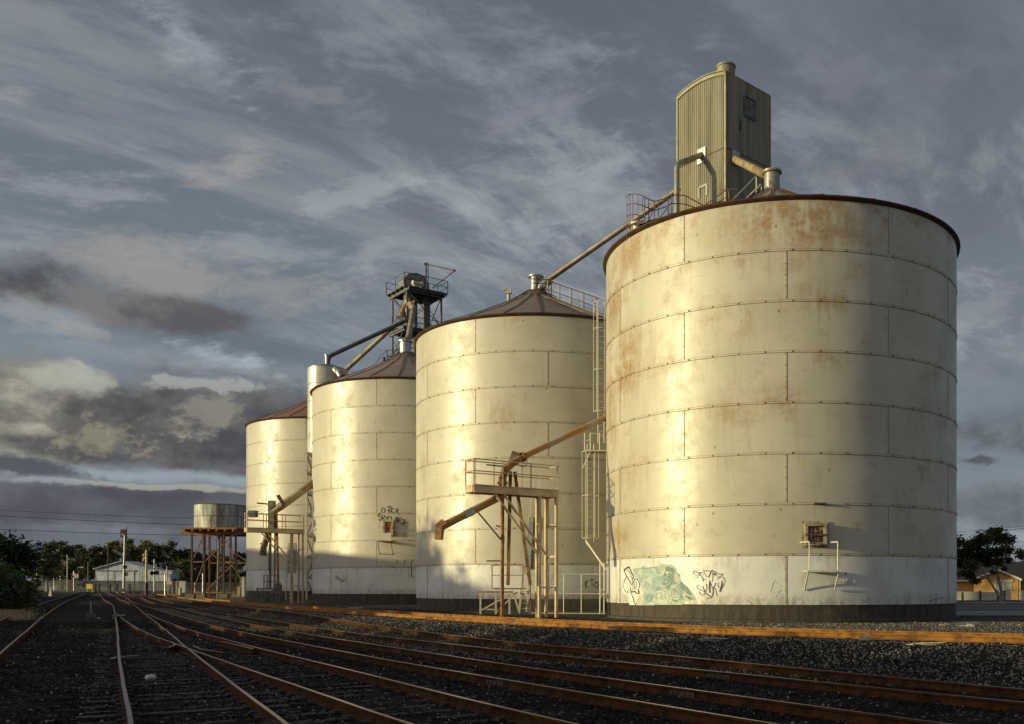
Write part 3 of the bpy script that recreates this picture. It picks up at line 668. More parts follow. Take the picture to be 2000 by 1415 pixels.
strokes(0, o1, k1, [(9, [(350, 380), (420, 330), (460, 420), (480, 560), (540, 640), (600, 600), (610, 480), (560, 380)]), (10, [(650, 640), (760, 630), (780, 540), (740, 530)]), (9, [(640, 780), (760, 790), (880, 750), (960, 800)]), (8, [(430, 730), (400, 800), (370, 850)])], PALE, eps=.017)
strokes(0, o1, k1, [(24, [(152, 285), (195, 252), (240, 232)]), (22, [(240, 235), (262, 290), (290, 350), (312, 392), (288, 432)]), (20, [(150, 280), (180, 340), (215, 410), (255, 470), (272, 530)]), (7, [(180, 292), (225, 282), (255, 330), (292, 420)]),
      (9, [(195, 390), (162, 450), (150, 540), (165, 610), (200, 648), (214, 622)]), (14, [(300, 500), (322, 440), (352, 424), (385, 460), (405, 520), (392, 600), (388, 640)]), (20, [(262, 565), (262, 615), (290, 640), (330, 628), (360, 662), (400, 650), (398, 615)]),
      (13, [(262, 640), (288, 700), (330, 832)]), (9, [(282, 430), (292, 500), (300, 560), (286, 618)]), (8, [(330, 600), (318, 540), (342, 462), (362, 505), (340, 590)]), (6, [(232, 300), (252, 370), (275, 430)])], INK, eps=.017, label='thick black spray scrawl')
strokes(0, o1, k1, [(8, [(1345, 322), (1308, 300), (1278, 318), (1292, 350), (1348, 370), (1355, 398), (1320, 412), (1286, 390)]), (8, [(1350, 318), (1440, 322)]), (10, [(1370, 320), (1378, 372)]), (8, [(1415, 325), (1380, 348), (1412, 385), (1450, 400)]), (8, [(1412, 362), (1446, 352)]), (11, [(1430, 400), (1446, 468)]), (10, [(1438, 432), (1486, 435)]),
      (12, [(1432, 292), (1500, 294), (1572, 300)]), (8, [(1450, 310), (1475, 350), (1500, 398)]), (14, [(1572, 300), (1552, 350), (1530, 404)]), (13, [(1576, 284), (1620, 305), (1662, 320)]), (8, [(1662, 320), (1620, 338), (1600, 362)]), (9, [(1598, 300), (1600, 380), (1590, 470)]),
      (12, [(1612, 352), (1690, 345), (1770, 350)]), (8, [(1765, 352), (1710, 400), (1668, 432)]), (8, [(1612, 352), (1700, 392), (1770, 400), (1798, 460), (1780, 530), (1740, 572), (1700, 562), (1678, 520), (1700, 486)])], INK, eps=.017, label='thin black tag reading SKETR')
strokes(0, o1, k1, [(9, [(1398, 548), (1352, 530), (1338, 562), (1400, 608), (1470, 636), (1462, 676), (1410, 690), (1378, 632)]), (11, [(1434, 540), (1470, 640)]), (11, [(1494, 510), (1502, 590), (1470, 640)]), (13, [(1470, 642), (1530, 692), (1580, 722)]), (22, [(1552, 455), (1545, 560), (1552, 650)]), (9, [(1562, 490), (1600, 600), (1614, 650), (1592, 715)]),
      (10, [(1650, 488), (1612, 580), (1580, 720), (1495, 748)]), (9, [(1600, 560), (1645, 600), (1665, 702)]), (14, [(1750, 455), (1735, 560), (1708, 630)]), (8, [(1728, 642), (1752, 560), (1768, 490)])], INK, eps=.017, label='second thin black tag under the first')
strokes(0, (1180, 1000), 3.846, [(7, [(1275, 515), (1255, 570), (1250, 612), (1325, 585)]), (7, [(1275, 515), (1325, 565)]), (6, [(1320, 590), (1285, 640)])], PALE, eps=.012)
strokes(0, (1180, 1000), 3.846, [(2.5, [(1690, 345), (1700, 348)]), (2.5, [(1712, 340), (1745, 342), (1790, 340)]), (2.5, [(1735, 352), (1772, 350)]), (2.5, [(1730, 372), (1780, 374)]), (2.5, [(1738, 390), (1782, 389)]), (2.5, [(1735, 408), (1766, 410)])], plain('faded_red', (.45, .2, .16), .7), name='stencilled_notice', eps=.01)
strokes(0, (1780, 1040), 7.86, [(11, [(270, 1055), (400, 1025), (505, 995)])], INKF)
# silo 3 tags around the hatch
o3, k3 = (460, 900), 4.4225
strokes(2, o3, k3, [(6, [(1262, 420), (1280, 408), (1292, 430), (1275, 452), (1260, 440), (1262, 420)]), (6, [(1312, 405), (1330, 398), (1335, 415), (1318, 425), (1340, 440), (1328, 455), (1315, 430)]), (6, [(1350, 400), (1346, 440), (1372, 450)]), (6, [(1350, 420), (1370, 415)]), (6, [(1380, 418), (1404, 420), (1385, 445), (1412, 450), (1410, 470)]), (5, [(1385, 425), (1400, 455)]), (6, [(1310, 400), (1345, 396)])], INK)
strokes(2, o3, k3, [(7, [(1262, 460), (1235, 462), (1230, 480), (1262, 490), (1250, 520), (1235, 500)]), (6, [(1265, 480), (1275, 510), (1290, 470)]), (7, [(1300, 480), (1310, 512), (1320, 484), (1345, 490), (1340, 515)]), (5, [(1225, 470), (1260, 470), (1290, 475)])], INK)
strokes(2, o3, k3, [(7, [(1375, 515), (1385, 495), (1400, 490), (1398, 530), (1385, 510), (1420, 515)]), (6, [(1405, 540), (1410, 500), (1430, 495), (1432, 515), (1415, 520), (1440, 560)]), (6, [(1440, 505), (1450, 525), (1440, 545)]), (6, [(1455, 510), (1445, 548), (1478, 530), (1492, 532)]), (5, [(1465, 505), (1460, 570)])], INK)
strokes(2, o3, k3, [(5, [(860, 1000), (876, 996), (872, 1030)]), (5, [(866, 1012), (890, 1005), (884, 1032)]), (5, [(910, 1020), (898, 1014), (905, 1035), (918, 1040), (905, 1052)]), (5, [(930, 1018), (925, 1050), (940, 1030), (968, 1010)]), (4, [(950, 1040), (962, 1075)]), (6, [(782, 1050), (788, 1056)]), (4, [(775, 1018), (776, 1035)]), (4, [(798, 1010), (798, 1035)])], INKF)
o2, k2 = (840, 780), 3.075
strokes(1, o2, k2, [(5, [(935, 1090), (932, 1140)]), (5, [(950, 1090), (935, 1115), (952, 1135)]), (5, [(958, 1085), (985, 1082)]), (5, [(972, 1085), (974, 1130)]), (5, [(1000, 1095), (985, 1115), (1000, 1135), (1012, 1115), (1000, 1095)]), (4, [(905, 1100), (915, 1115), (900, 1125)]), (4, [(745, 1190), (752, 1200), (745, 1210)]), (4, [(812, 1180), (822, 1190), (810, 1205), (825, 1215)])], INK)

# ---- hatches
def local(i, deg):
    a = R_(deg); return Vector((math.cos(a), math.sin(a), 0)), Vector((math.sin(a), -math.cos(a), 0)), Vector((0, 0, 1))
def angof(i, x):
    p = onsilo(i, x, 1100); return math.degrees(math.atan2(p.x-SIL[i]['c'][0], -(p.y-SIL[i]['c'][1]))), p.y
M_hdoor = plain('hatch_door', (.16, .09, .045), .75, c2=(.30, .27, .20), sc_=4, lo=.45, hi=.6); M_hframe = plain('hatch_frame', (.42, .38, .26), .6, c2=(.2, .12, .06), sc_=4)
M_hred = plain('hatch_red_oxide', (.42, .12, .03), .7, c2=(.25, .08, .03), sc_=3)
M_wpaint = plain('white_rail_paint', (.62, .58, .46), .5, c2=(.42, .32, .2), sc_=4, lo=.55, hi=.7)
def mkhatch(i, x0, x1, y0, y1, doorm):
    deg, Y = angof(i, (x0+x1)/2); t, n, u = local(i, deg); zt = EYE-(y0-CY)*Y/F; zb = EYE-(y1-CY)*Y/F; w = (x1-x0)*Y/F; h = zt-zb; c = pol(i, deg, RAD, (zt+zb)/2)
    ax = (t, -n, u); fr_ = Rel(); e = .10
    for s_ in (-1, 1): fr_.box(c+t*s_*(w/2-e/2)+n*.07, (e, .30, h), ax)
    for s_ in (-1, 1): fr_.box(c+u*s_*(h/2-e/2)+n*.07, (w-2*e, .30, e), ax)
    fr_.box(c+n*.03, (w+.16, .02, h+.16), ax)
    f = fr_.part('hatch_frame', M_hframe, silo[i])
    d = Rel(); d.box(c+n*.11, (w-2*e-.02, .03, h-2*e-.02), ax); d.bar(c+n*.14-t*(w/2-e-.03)+u*.1, c+n*.14+t*(w/2-e-.03)+u*.1, .035); d.bar(c+n*.14-u*(h/2-e-.05), c+n*.14+u*(h/2-e-.05), .03); d.box(c+n*.14+t*.12-u*.15, (.16, .02, .2), ax)
    dd = d.part('hatch_door', doorm, f)
    b_ = Rel(); b_.bar(c+n*.26-t*(w/2+.02)-u*.02, c+n*.26+t*(w/2+.12)-u*.02, .04, .05); b_.bar(c+n*.26-t*.18-u*.2, c+n*.26-t*.18+u*.2, .03); b_.part('locking_bar', M_rustdark, f)
    return deg, Y, c, w, h, t, n, u
deg, Y, c, w, h, t, n, u = mkhatch(0, 1570.5, 1612.5, 1023, 1066, M_hdoor)
sx = lambda x: (x-1591.5)*Y/F/math.cos(R_(11))
zat = lambda y: EYE-(y-CY)*Y/F
pf = Rel()
for xs, xe in ((1566, 1575), (1616, 1629)):
    z0 = zat(1060); z1 = zat(1114); a = c+t*sx(xe)-u*(c.z-z0); a0 = a-t*.0+n*.0
    pf.tube([a+n*.02-t*.22, a+n*.40-t*.05, a+n*.52, a+n*.55-u*.08, a+n*.55-u*(z0-z1)], .026, 8)
pf.part('hatch_handrail', M_wpaint, silo[0], 40)
pf = Rel(); zsh = zat(1116); cs = Vector((c.x, c.y, zsh)); xa, xb = sx(1570), sx(1632)
pf.box(cs+t*(xa+xb)/2+n*.31, (xb-xa, .58, .04), (t, -n, u)); pf.bar(cs+t*xa+n*.6-u*.01, cs+t*xb+n*.6-u*.01, .05, .07); sh_ = pf.part('hatch_platform', M_wpaint, silo[0])
pf = Rel()
for xx in (xa+.05, xb-.02): pf.bar(cs+t*xx+n*.56-u*.03, cs+t*(xx-.02)+n*.03-u*.68, .05, .06)
pf.part('brace', M_wpaint, sh_)
pf = Rel(); lug = c-u*(c.z-zat(980)); lug = onsilo(0, 1600, 984, .0)
pf.box(lug+n*.08, (.42, .16, .05), (t, -n, u)); pf.part('bracket', M_rustdark, silo[0])
for xx in (1636.5, 1652.5):
    q = onsilo(0, xx, 1133, 0); pf = Rel(); pf.bar(q+n*.06+u*.10, q+n*.06-u*.10, .03); pf.bar(q+u*.08, q+n*.06+u*.08, .02); pf.bar(q-u*.08, q+n*.06-u*.08, .02); pf.part('hand_hold', M_wpaint, silo[0])
    q = onsilo(0, xx-1, 1121, 0); pf = Rel(); pf.box(q+n*.01, (.06, .03, .05), (t, -n, u)); pf.part('bolt_plate', M_black, silo[0])
# silo 3 hatch
deg, Y, c, w, h, t, n, u = mkhatch(2, 750, 769.5, 1017, 1046, M_hred)
zat3 = lambda y: EYE-(y-CY)*Y/F
sx3 = lambda x: (x-759.7)*Y/F/math.cos(R_(14))
cs = Vector((c.x, c.y, zat3(1058))); xa, xb = sx3(743.5), sx3(768.5); pf = Rel(); pf.box(cs+t*(xa+xb)/2+n*.35, (xb-xa, .66, .07), (t, -n, u)); sh3 = pf.part('hatch_platform', M_rust, silo[2])
pf = Rel()
for xx in (xa, xb):
    top = cs+t*xx+u*(zat3(1029)-zat3(1058)); pf.tube([top+n*.02, top+n*.5, top+n*.64-u*.07, cs+t*xx+n*.66], .025, 6)
pf.box(cs+t*(xa+xb)/2+n*.67+u*.3, (xb-xa, .02, .5), (t, -n, u)); pf.part('guard_rail', M_wpaint, sh3, 40)
pf = Rel()
for xx in (xa, xb): pf.bar(cs+t*xx+n*.62, cs+t*xx+n*.62-u*.9+t*.1, .035); pf.bar(cs+t*xx+n*.62-u*.9+t*.1, cs+t*xx+n*.02-u*.75+t*.1, .03)
pf.bar(cs+t*xa+n*.62-u*.9+t*.1, cs+t*xb+n*.62-u*.9+t*.1, .035); pf.part('step_bar', M_dark, sh3)
for (xx, yy, L) in ((777, 1043, .5), (791.5, 1043, .75), (777, 1096, .5), (791.5, 1096, .6)):
    q = onsilo(2, xx, yy, 0); pf = Rel(); pf.bar(q, q+n*.25, .04); pf.bar(q+n*.25+u*.12, q+n*.25-u*L*.5, .03); pf.part('bracket', M_dark, silo[2])
q = onsilo(2, 807, 1112, 0); pf = Rel(); pf.tube([q+u*.6, q+n*.3+u*.6, q+n*.45+u*.5, q+n*.45-u*.5, q-u*.52], .03, 6); pf.part('hand_hold', M_dark, silo[2], 40)
# roof fittings on silo 2
p0 = roofpt(1, 1.9, -60); pf = Rel(); pf.tube([p0, p0+Vector((0, 0, .45))], .09, 8); pf.box(p0+Vector((0, 0, .6)), (.34, .3, .24)); pf.box(p0+Vector((-.2, 0, .72)), (.2, .3, .16)); pf.part('roof_vent', M_cream, silo[1])
p0 = roofpt(0, 6.6, -66); pf = Rel(); pf.lathe([(.35, -.2), (.35, .3), (.45, .32), (.45, .4), (.01, .5)], p0, 20); pf.part('roof_vent', M_pipegrey, silo[0], 35)

# ---- elevator tower behind silo 1
Z0 = 50.0; pn = Vector(((1417-CX)*Z0/F, Z0, 0)); eL = Vector((-2.40, 2.58, 0)); eR = Vector((2.80, 2.40, 0)); eL = eL.normalized()*3.53; eR = Vector((-eL.y, eL.x, 0)).normalized()*3.70*-1
if eR.x < 0: eR = -eR
zg = gz(pn.x, pn.y); ze = EYE+(CY-140)*Z0/F
tw = thing('elevator_tower', (pn.x+(eL.x+eR.x)/2, pn.y+(eL.y+eR.y)/2, zg), 'tall square tower clad in corrugated iron with a curved roof behind the nearest silo', 'elevator tower')
lL, lR = eL.length, eR.length; uL, uR = eL.normalized(), eR.normalized()
def corr_wall(a, d, L, z0, z1f, name, outn):
    mb = Rel(); n_ = 150; vs = []; rows = 5
    for r in range(rows+1):
        for k in range(n_+1):
            q = k/n_; zt = z1f(q); z = z0+(zt-z0)*r/rows; am = .022*math.sin(q*L/.15*2*math.pi); p = a+d*(q*L)+outn*am; vs.append((p.x, p.y, z))
    mb.add(vs, [(r*(n_+1)+k, r*(n_+1)+k+1, (r+1)*(n_+1)+k+1, (r+1)*(n_+1)+k) for r in range(rows) for k in range(n_)])
    for zz in (ze-4.0, ze-8.0, ze-12.0): mb.bar(a+Vector((0, 0, zz))+outn*.035, a+d*L+Vector((0, 0, zz))+outn*.035, .012, .03, 1)
    return mb.part(name, [M_corr, M_rustdark], tw)
arch = lambda q: ze+.30*4*q*(1-q)
B0, C0 = pn+eL, pn+eR
corr_wall(pn, uL, lL, zg, arch, 'gable_wall', -uR); corr_wall(C0, uL, lL, zg, arch, 'gable_wall', uR)
corr_wall(pn, uR, lR, zg, lambda q: ze, 'side_wall', -uL); corr_wall(B0, uR, lR, zg, lambda q: ze, 'side_wall', uL)
mb = Rel(); n_ = 20
for k in range(n_):
    a, b_ = k/n_, (k+1)/n_; pa = pn+uL*(lL*a)-uR*.06; pb = pn+uL*(lL*b_)-uR*.06; za, zb = arch(a)+.02, arch(b_)+.02
    v8 = [pa+Vector((0, 0, za)), pb+Vector((0, 0, zb)), pb+uR*(lR+.12)+Vector((0, 0, zb)), pa+uR*(lR+.12)+Vector((0, 0, za))]; mb.add(v8+[p+Vector((0, 0, .06)) for p in v8], [(0, 1, 2, 3), (7, 6, 5, 4), (0, 4, 5, 1), (3, 2, 6, 7), (0, 3, 7, 4), (1, 5, 6, 2)])
mb.part('roof', M_corr, tw)
mb = Rel()
for k in range(n_):
    a, b_ = k/n_, (k+1)/n_; mb.bar(pn+uL*(lL*a)-uR*.05+Vector((0, 0, arch(a)-.12)), pn+uL*(lL*b_)-uR*.05+Vector((0, 0, arch(b_)-.12)), .04, .17)
for q in (pn, B0, C0): mb.box(q+Vector((0, 0, (zg+ze)/2)), (.10, .10, ze-zg), (uL, uR, Vector((0, 0, 1))))
mb.part('corner_strip', plain('flashing', (.27, .26, .19), .5, .2, c2=(.22, .17, .09), sc_=1.5), tw)
vc = pn+uL*.72+uR*.85; mb = Rel(); mb.lathe([(.50, -.1), (.50, .62), (.54, .64), (.54, .74), (.3, .84), (.01, .88)], vc+Vector((0, 0, ze+.12)), 28); mb.part('roof_vent', M_corr, tw, 35)
# details on the two faces
def onface(x, y, side):
    d = uL if side == 'L' else uR; dxp = (x-CX)/F     # ray/plane meet
    nn = uR if side == 'L' else uL; k = pn.dot(nn)/(dxp*nn.x+nn.y); return Vector((dxp*k, k, EYE-(y-CY)*k/F))
mb = Rel(); ax = (uR, -uL, Vector((0, 0, 1)))
a, b_ = onface(1453, 187, 'R'), onface(1474, 237, 'R')
for p, q in ((a, Vector((a.x, a.y, b_.z))), (Vector((b_.x, b_.y, a.z)), b_), (a, Vector((b_.x, b_.y, a.z))), (Vector((a.x, a.y, b_.z)), b_)): mb.bar(p-uL*.04, q-uL*.04, .07)
m_ = (a+b_)/2; mb.box(m_-uL*.035, ((b_-a).dot(uR)*.8, .03, .9), ax); f = mb.part('shutter_door', M_greysteel, tw)
mb = Rel(); q = onface(1445, 246, 'R'); mb.box(q-uL*.04, (.1, .03, .5), ax); mb.part('vent_slot', M_black, tw)
mb = Rel(); q = onface(1371, 305, 'L'); mb.box(q-uR*.05, (.62, .04, .8), (uL, uR, Vector((0, 0, 1)))); q2 = onface(1436, 310, 'R'); mb.box(q2-uL*.05, (.6, .04, .75), ax); mb.part('flashing_plate', M_galv, tw)
mb = Rel(); 
for (x, y, ww, hh) in ((1366, 378, .12, .55), (1381, 372, .12, .55), (1374, 364, .55, .12)): q = onface(x, y, 'L'); mb.box(q-uR*.045, (ww, .02, hh), (uL, uR, Vector((0, 0, 1))))
mb.part('painted_arch_mark', plain('chalk_white', (.42, .42, .38), .7), tw)
# pipes off the tower
def pipe(name, pts, r, mat, label, cat='pipe', joints=(), jm=None, n=14):
    pts = [Vector(p) for p in pts]; rt = thing(name, pts[-1], label, cat); mb = Rel(); q = [pts[0]]
    for a, b_, c_ in zip(pts, pts[1:], pts[2:]):       # ease the elbows
        d1, d2 = (a-b_).normalized(), (c_-b_).normalized(); k = min(r*1.6, (a-b_).length*.4, (c_-b_).length*.4)
        q += [b_+d1*k, b_+d1*k*.35+d2*k*.35*.4, b_+d2*k]
    q.append(pts[-1]); mb.tube(q, r, n); mb.part('tube', mat, rt, 35)
    for f in joints:
        tot = f*(len(pts)-1); i = min(int(tot), len(pts)-2); p = pts[i].lerp(pts[i+1], tot-i); d = (pts[i+1]-pts[i]).normalized(); mb = Rel(); mb.tube([p-d*.05, p+d*.05], r*1.22, n); mb.part('flange', jm or mat, rt, 35)
    return rt
q = onface(1371, 303, 'L'); kk = (q.x-.0498*q.y)/(uR.x-.0498*uR.y); pD = q-uR*kk; pD.z = EYE+(CY-321)*pD.y/F
pipe('grain_downpipe', [q, pD, Vector((pD.x, pD.y, 16.9))], .155, M_pipegrey, 'grey pipe leaving the lit tower face and dropping straight down onto the nearest silo', 'pipe', joints=(1.2,))
q = onface(1434, 311, 'R'); e_ = Vector((SIL[0]['c'][0]-.15, SIL[0]['c'][1]+.1, 19.75)); pipe('grain_spout', [q, e_], .19, M_pipeyel, 'yellowed spout sloping from the dark tower face to the cap of the nearest silo')
s1 = P(1325, 370, 52.5); e_ = P(1062, 553, 56.1); pipe('grain_spout', [s1, e_], .165, M_pipegrey, 'long straight grey spout sloping down from the tower to the second silo', joints=(.97,))

# ---- rails and walkway on top of silo 1
HR = plain('handrail_dark', (.10, .055, .035), .6, c2=(.22, .09, .04), sc_=3); HRO = plain('handrail_orange', (.42, .14, .05), .65, c2=(.2, .08, .04), sc_=3)
wk = thing('roof_walkway', tuple(roofpt(0, 6, -60)), 'dark rusty handrails and ladder cage on the roof edge of the nearest silo', 'walkway')
mb = Rel()
def seg(pts, m=.018, mm=None): (mm or mb).tube([Vector(p) for p in pts], m, 6)
Zc = 38.2
hoop = lambda y: [P(1224, y, 38.0), P(1228, y-4, 37.5), P(1240, y-5, 37.3), P(1254, y-2, 37.3), P(1262, y+3, 37.6)]
for y in (384, 403, 424, 445): seg(hoop(y))
for x, y0 in ((1224.5, 384), (1230, 381), (1236, 380), (1246, 381), (1255, 385)): seg([P(x, y0, 37.6), P(x, y0+88-(x-1224)*1.1, 37.6)], .014)
for x in (1259, 1267): seg([P(x, 386, 37.9), P(x, 445, 37.9)], .022)
mb.part('ladder_cage', HR, wk)
mb = Rel()
for dy in (0, 17): seg([P(1262, 388+dy, 38), P(1280, 394+dy, 38.3), P(1298, 388+dy, 38.6), P(1312, 381+dy, 39), P(1338, 382+dy, 39.4), P(1374, 402+dy*.6, 40)], .02)
for x, y in ((1278, 393), (1286, 392), (1312, 381), (1340, 383), (1305, 385)): seg([P(x, y, 38.6), P(x, y+36, 38.6)], .022)
seg([P(1262, 440, 38), P(1284, 398, 38.3)]); seg([P(1286, 430, 38.3), P(1312, 395, 38.8)]); mb.part('guard_rail', HR, wk)
mb = Rel(); a, b_ = P(1247, 437, 37.6), P(1284, 428, 38.9); mb.box((a+b_)/2, ((b_-a).length, .8, .06), ((b_-a).normalized(), Vector((0, 0, 1)).cross(b_-a).normalized(), Vector((0, 0, 1)))); mb.bar(a-Vector((0, 0, .1)), b_-Vector((0, 0, .1)), .06, .12); mb.part('platform', M_dark, wk)
st = thing('roof_stair', tuple(roofpt(0, 3, -50)), 'orange and grey stair rails climbing the roof of the nearest silo to its cap', 'stair')
mb = Rel(); seg([P(1374, 403, 39.6), P(1422, 369, 40.3), P(1424, 395, 40.3)], .024); seg([P(1374, 412, 39.6), P(1418, 386, 40.3)], .02); seg([P(1388, 406, 39.8), P(1388, 394, 39.8)]); mb.part('stair_rail', HRO, st)
mb = Rel(); seg([P(1430, 392, 40.0), P(1477, 344, 41), P(1477, 385, 41)], .022); seg([P(1455, 391, 40.2), P(1487, 361, 41.2), P(1487, 378, 41.2)], .022); seg([P(1405, 372, 41), P(1440, 369, 41.6)], .016); mb.bar(P(1456, 389, 40.4), P(1485, 361, 41.2), .05, .03); mb.part('stair_rail', M_cream, st)

# ---- catwalk and ladders on silo 2
cw = thing('roof_catwalk', tuple(roofpt(1, 7.3, 27)), 'cream and rust catwalk with handrails running down the roof of the second silo', 'catwalk')
a = roofpt(1, .9, 30, .12); b_ = roofpt(1, 7.75, 27, .05); a = P(1048, 574, 55.2); b_ = P(1170, 621, 49.2); d = (b_-a).normalized(); sd_ = d.cross(Vector((0, 0, 1))).normalized()
mb = Rel(); mb.box((a+b_)/2+sd_*-.3, ((b_-a).length, .55, .05), (d, sd_, d.cross(sd_))); mb.part('walkway_deck', M_cream, cw)
mb = Rel(); mb2 = Rel(); U = Vector((0, 0, 1))
for off_, mbx in ((.02, mb), (-.62, mb2)):
    A, B = a+sd_*off_, b_+sd_*off_; mbx.tube([A+U*1.0, B+U*1.0], .024, 6); mbx.tube([A+U*.5, B+U*.5], .02, 6); mbx.bar(A+U*.05, B+U*.05, .04, .10)
    for k in range(6): q = A.lerp(B, (k+.15)/5.3); mbx.tube([q, q+U*1.0], .022, 6)
mb.part('guard_rail', M_dark, cw); mb2.part('guard_rail', M_cream, cw)
cg = thing('cap_guard', tuple(roofpt(1, .5, 0)), 'dark rusty guard frame round the cap of the second silo', 'guard frame')
mb = Rel()
for x in (1037.5, 1048, 1077): mb.bar(P(x, 541, 55.0), P(x, 592 if x < 1045 else 591, 54.4), .06)
for y in (545, 566): mb.bar(P(1037, y, 55), P(1077, y+1.5, 55), .05)
mb.bar(P(1037, 553, 55), P(1077, 556, 55), .04); mb.part('guard_posts', M_rustdark, cg)
mb = Rel(); mb.box(P(1057, 590, 54.4), (1.25, .6, .12)); mb.part('cap_step', M_rust, cg)
kn = thing('spout_elbow', tuple(P(1065, 558, 56)), 'dented pale elbow joining the long spout to the cap of the second silo', 'pipe elbow')
mb = Rel(); mb.tube([P(1078, 545, 56), P(1066, 553, 56), P(1056, 562, 56), P(1052, 566, 56)], [.22, .27, .26, .18], 12); mb.tube([P(1072, 558, 55.6), P(1059, 560, 55.6)], .14, 8); mb.part('elbow_tube', M_galv, kn, 50)
def caged_ladder(name, label, x0, x1, y0, y1, Z, hoops, hoopw, hd, mat, root=None, lean=0.0):
    r = thing(name, tuple(P((x0+x1)/2, y1, Z)), label, 'ladder', 'ladders on the second silo'); A0, A1, B0_, B1 = P(x0, y0, Z), P(x1, y0, Z), P(x0+lean, y1, Z), P(x1+lean, y1, Z)
    mb = Rel(); mb.tube([A0, B0_], .026, 6); mb.tube([A1, B1], .026, 6); mb.part('ladder_stile', mat, r)
    n = int((A0.z-B0_.z)/.3)
    for k in range(1, n): mb = Rel(); mb.tube([A0.lerp(B0_, k/n), A1.lerp(B1, k/n)], .013, 5); mb.part('rung', M_cream, r)
    mb = Rel()
    c_ = lambda y, f: (A0.lerp(A1, .5)+(B0_-A0)*((y-y0)/(y1-y0)))
    for y in hoops:
        c0 = c_(y, 0); mb.tube([c0+Vector((hoopw*math.sin(a), -hd*.5-hd*.55*math.cos(a)+.1, 0)) if abs(a) < 2.6 else c0+Vector((math.copysign((x1-x0)*Z/F/2, a), 0, 0)) for a in np.linspace(-2.9, 2.9, 12)], .018, 5)
    for a in (-1.6, -.6, .6, 1.6):
        if len(hoops) > 1: p = Vector((hoopw*math.sin(a), -hd*.5-hd*.55*math.cos(a)+.1, 0)); mb.tube([c_(hoops[0], 0)+p, c_(hoops[-1], 0)+p], .012, 5)
    mb.part('ladder_cage', mat, r, 40); return r
caged_ladder('ladder', 'upper white caged ladder from the roof of the second silo down to the landing', 1168, 1180, 588, 866, 48.9, (594, 645, 725, 806), .38, .6, M_wpaint)
caged_ladder('ladder', 'lower white caged ladder hanging below the landing of the second silo', 1147, 1160, 868, 1058, 48.2, (884, 969, 1052), .42, .6, M_wpaint)
ld = thing('ladder_landing', tuple(P(1160, 880, 48.3)), 'small cream landing with rails between the two caged ladders', 'landing')
mb = Rel(); mb.box(P(1164, 883, 48.3), (1.15, .9, .06)); mb.part('platform', M_cream, ld)
mb = Rel()
for x in (1142, 1153, 1171): mb.tube([P(x, 846, 47.9), P(x, 882, 47.9)], .028, 6)
mb.bar(P(1137, 863, 47.9), P(1153, 859, 47.9), .04); mb.bar(P(1137, 883, 47.9), P(1153, 878, 47.9), .05); mb.bar(P(1153, 846, 47.9), P(1180, 851, 47.9), .03); mb.bar(P(1153, 882, 47.9), P(1138, 915, 48.0), .05); mb.part('guard_rail', M_wpaint, ld)
mb = Rel(); mb.bar(P(1145, 1056, 48.2), P(1184, 1113, 46.5), .09); mb.bar(P(1143, 1052, 48.2), P(1147, 1066, 48.2), .07); mb.part('brace', M_wpaint, ld)

# ---- mesh fence between the two near silos
fe = thing('mesh_fence', tuple(G(1100, 44)), 'low white pipe framed mesh fence between the gantry and the nearest silo', 'fence')
mb = Rel(); Zf = 43.5
for y in (1122, 1159.5, 1198): mb.tube([P(1038, y, Zf), P(1183, y+ (1 if y > 1150 else 0), Zf)], .026, 6)
for x in (1101, 1135.5): mb.tube([P(x, 1122, Zf), P(x, 1198, Zf)], .026, 6)
for x in (1172, 1180): mb.tube([P(x, 1100, Zf), P(x, 1200, Zf)], .035, 6)
for y in (1150, 1160): mb.tube([P(1173, y+8, Zf-.1), P(1175, y, Zf-.1), P(1179, y+3, Zf-.1), P(1180, y+12, Zf-.1)], .018, 5)
mb.part('fence_frame', M_wpaint, fe)
mb = Rel()
for k in range(-9, 36):
    x = 1038+k*4.0
    for s_ in (-1, 1):
        xa_, xb_ = (x, x+37*.9) if s_ > 0 else (x+37*.9, x); ya, yb = 1161, 1197
        f0 = max(0, (1038-xa_)/(xb_-xa_)) if s_ > 0 else max(0, (1183-xa_)/(xb_-xa_)) ; 
        t0, t1 = 0.0, 1.0
        for lim in (1038, 1182):
            tt_ = (lim-xa_)/(xb_-xa_)
            if (lim == 1038) == (s_ > 0): t0 = max(t0, tt_)
            else: t1 = min(t1, tt_)
        if t1 > t0: mb.bar(P(xa_+(xb_-xa_)*t0, ya+(yb-ya)*t0, Zf), P(xa_+(xb_-xa_)*t1, ya+(yb-ya)*t1, Zf), .012)
mb.part('wire_mesh', M_greysteel, fe)

# ---- wagon loading gantries
E1 = Vector((.802, .597, 0)); E2 = Vector((-.597, .802, 0)); FL = Vector((-6.16, 37.3, 0)); AXG = (E1, E2, U)
def gp(l, w_, z): return FL+E1*l+E2*w_+U*z
gzr = gz(-3.0, 40.0)
ga = thing('loading_gantry', (-3.3, 39.8, gzr), 'near tan steel gantry with a railed deck reaching over the siding', 'gantry', 'wagon loading gantries')
L_, W_ = 3.95, .72; ZD = 5.82
mb = Rel(); mb.box(gp(L_/2, W_/2, ZD-.04), (L_, W_-.1, .04), AXG)
for w_ in (0, W_): mb.box(gp(L_/2, w_, ZD-.14), (L_, .06, .30), AXG); mb.box(gp(L_/2, w_-.03, ZD+.0), (L_, .08, .03), AXG); mb.box(gp(L_/2, w_-.03, ZD-.29), (L_, .09, .03), AXG)
for l in (0, L_): mb.box(gp(l, W_/2, ZD-.14), (.06, W_-.1, .295), AXG)
mb.part('deck', M_tanpaint, ga)
mb = Rel()
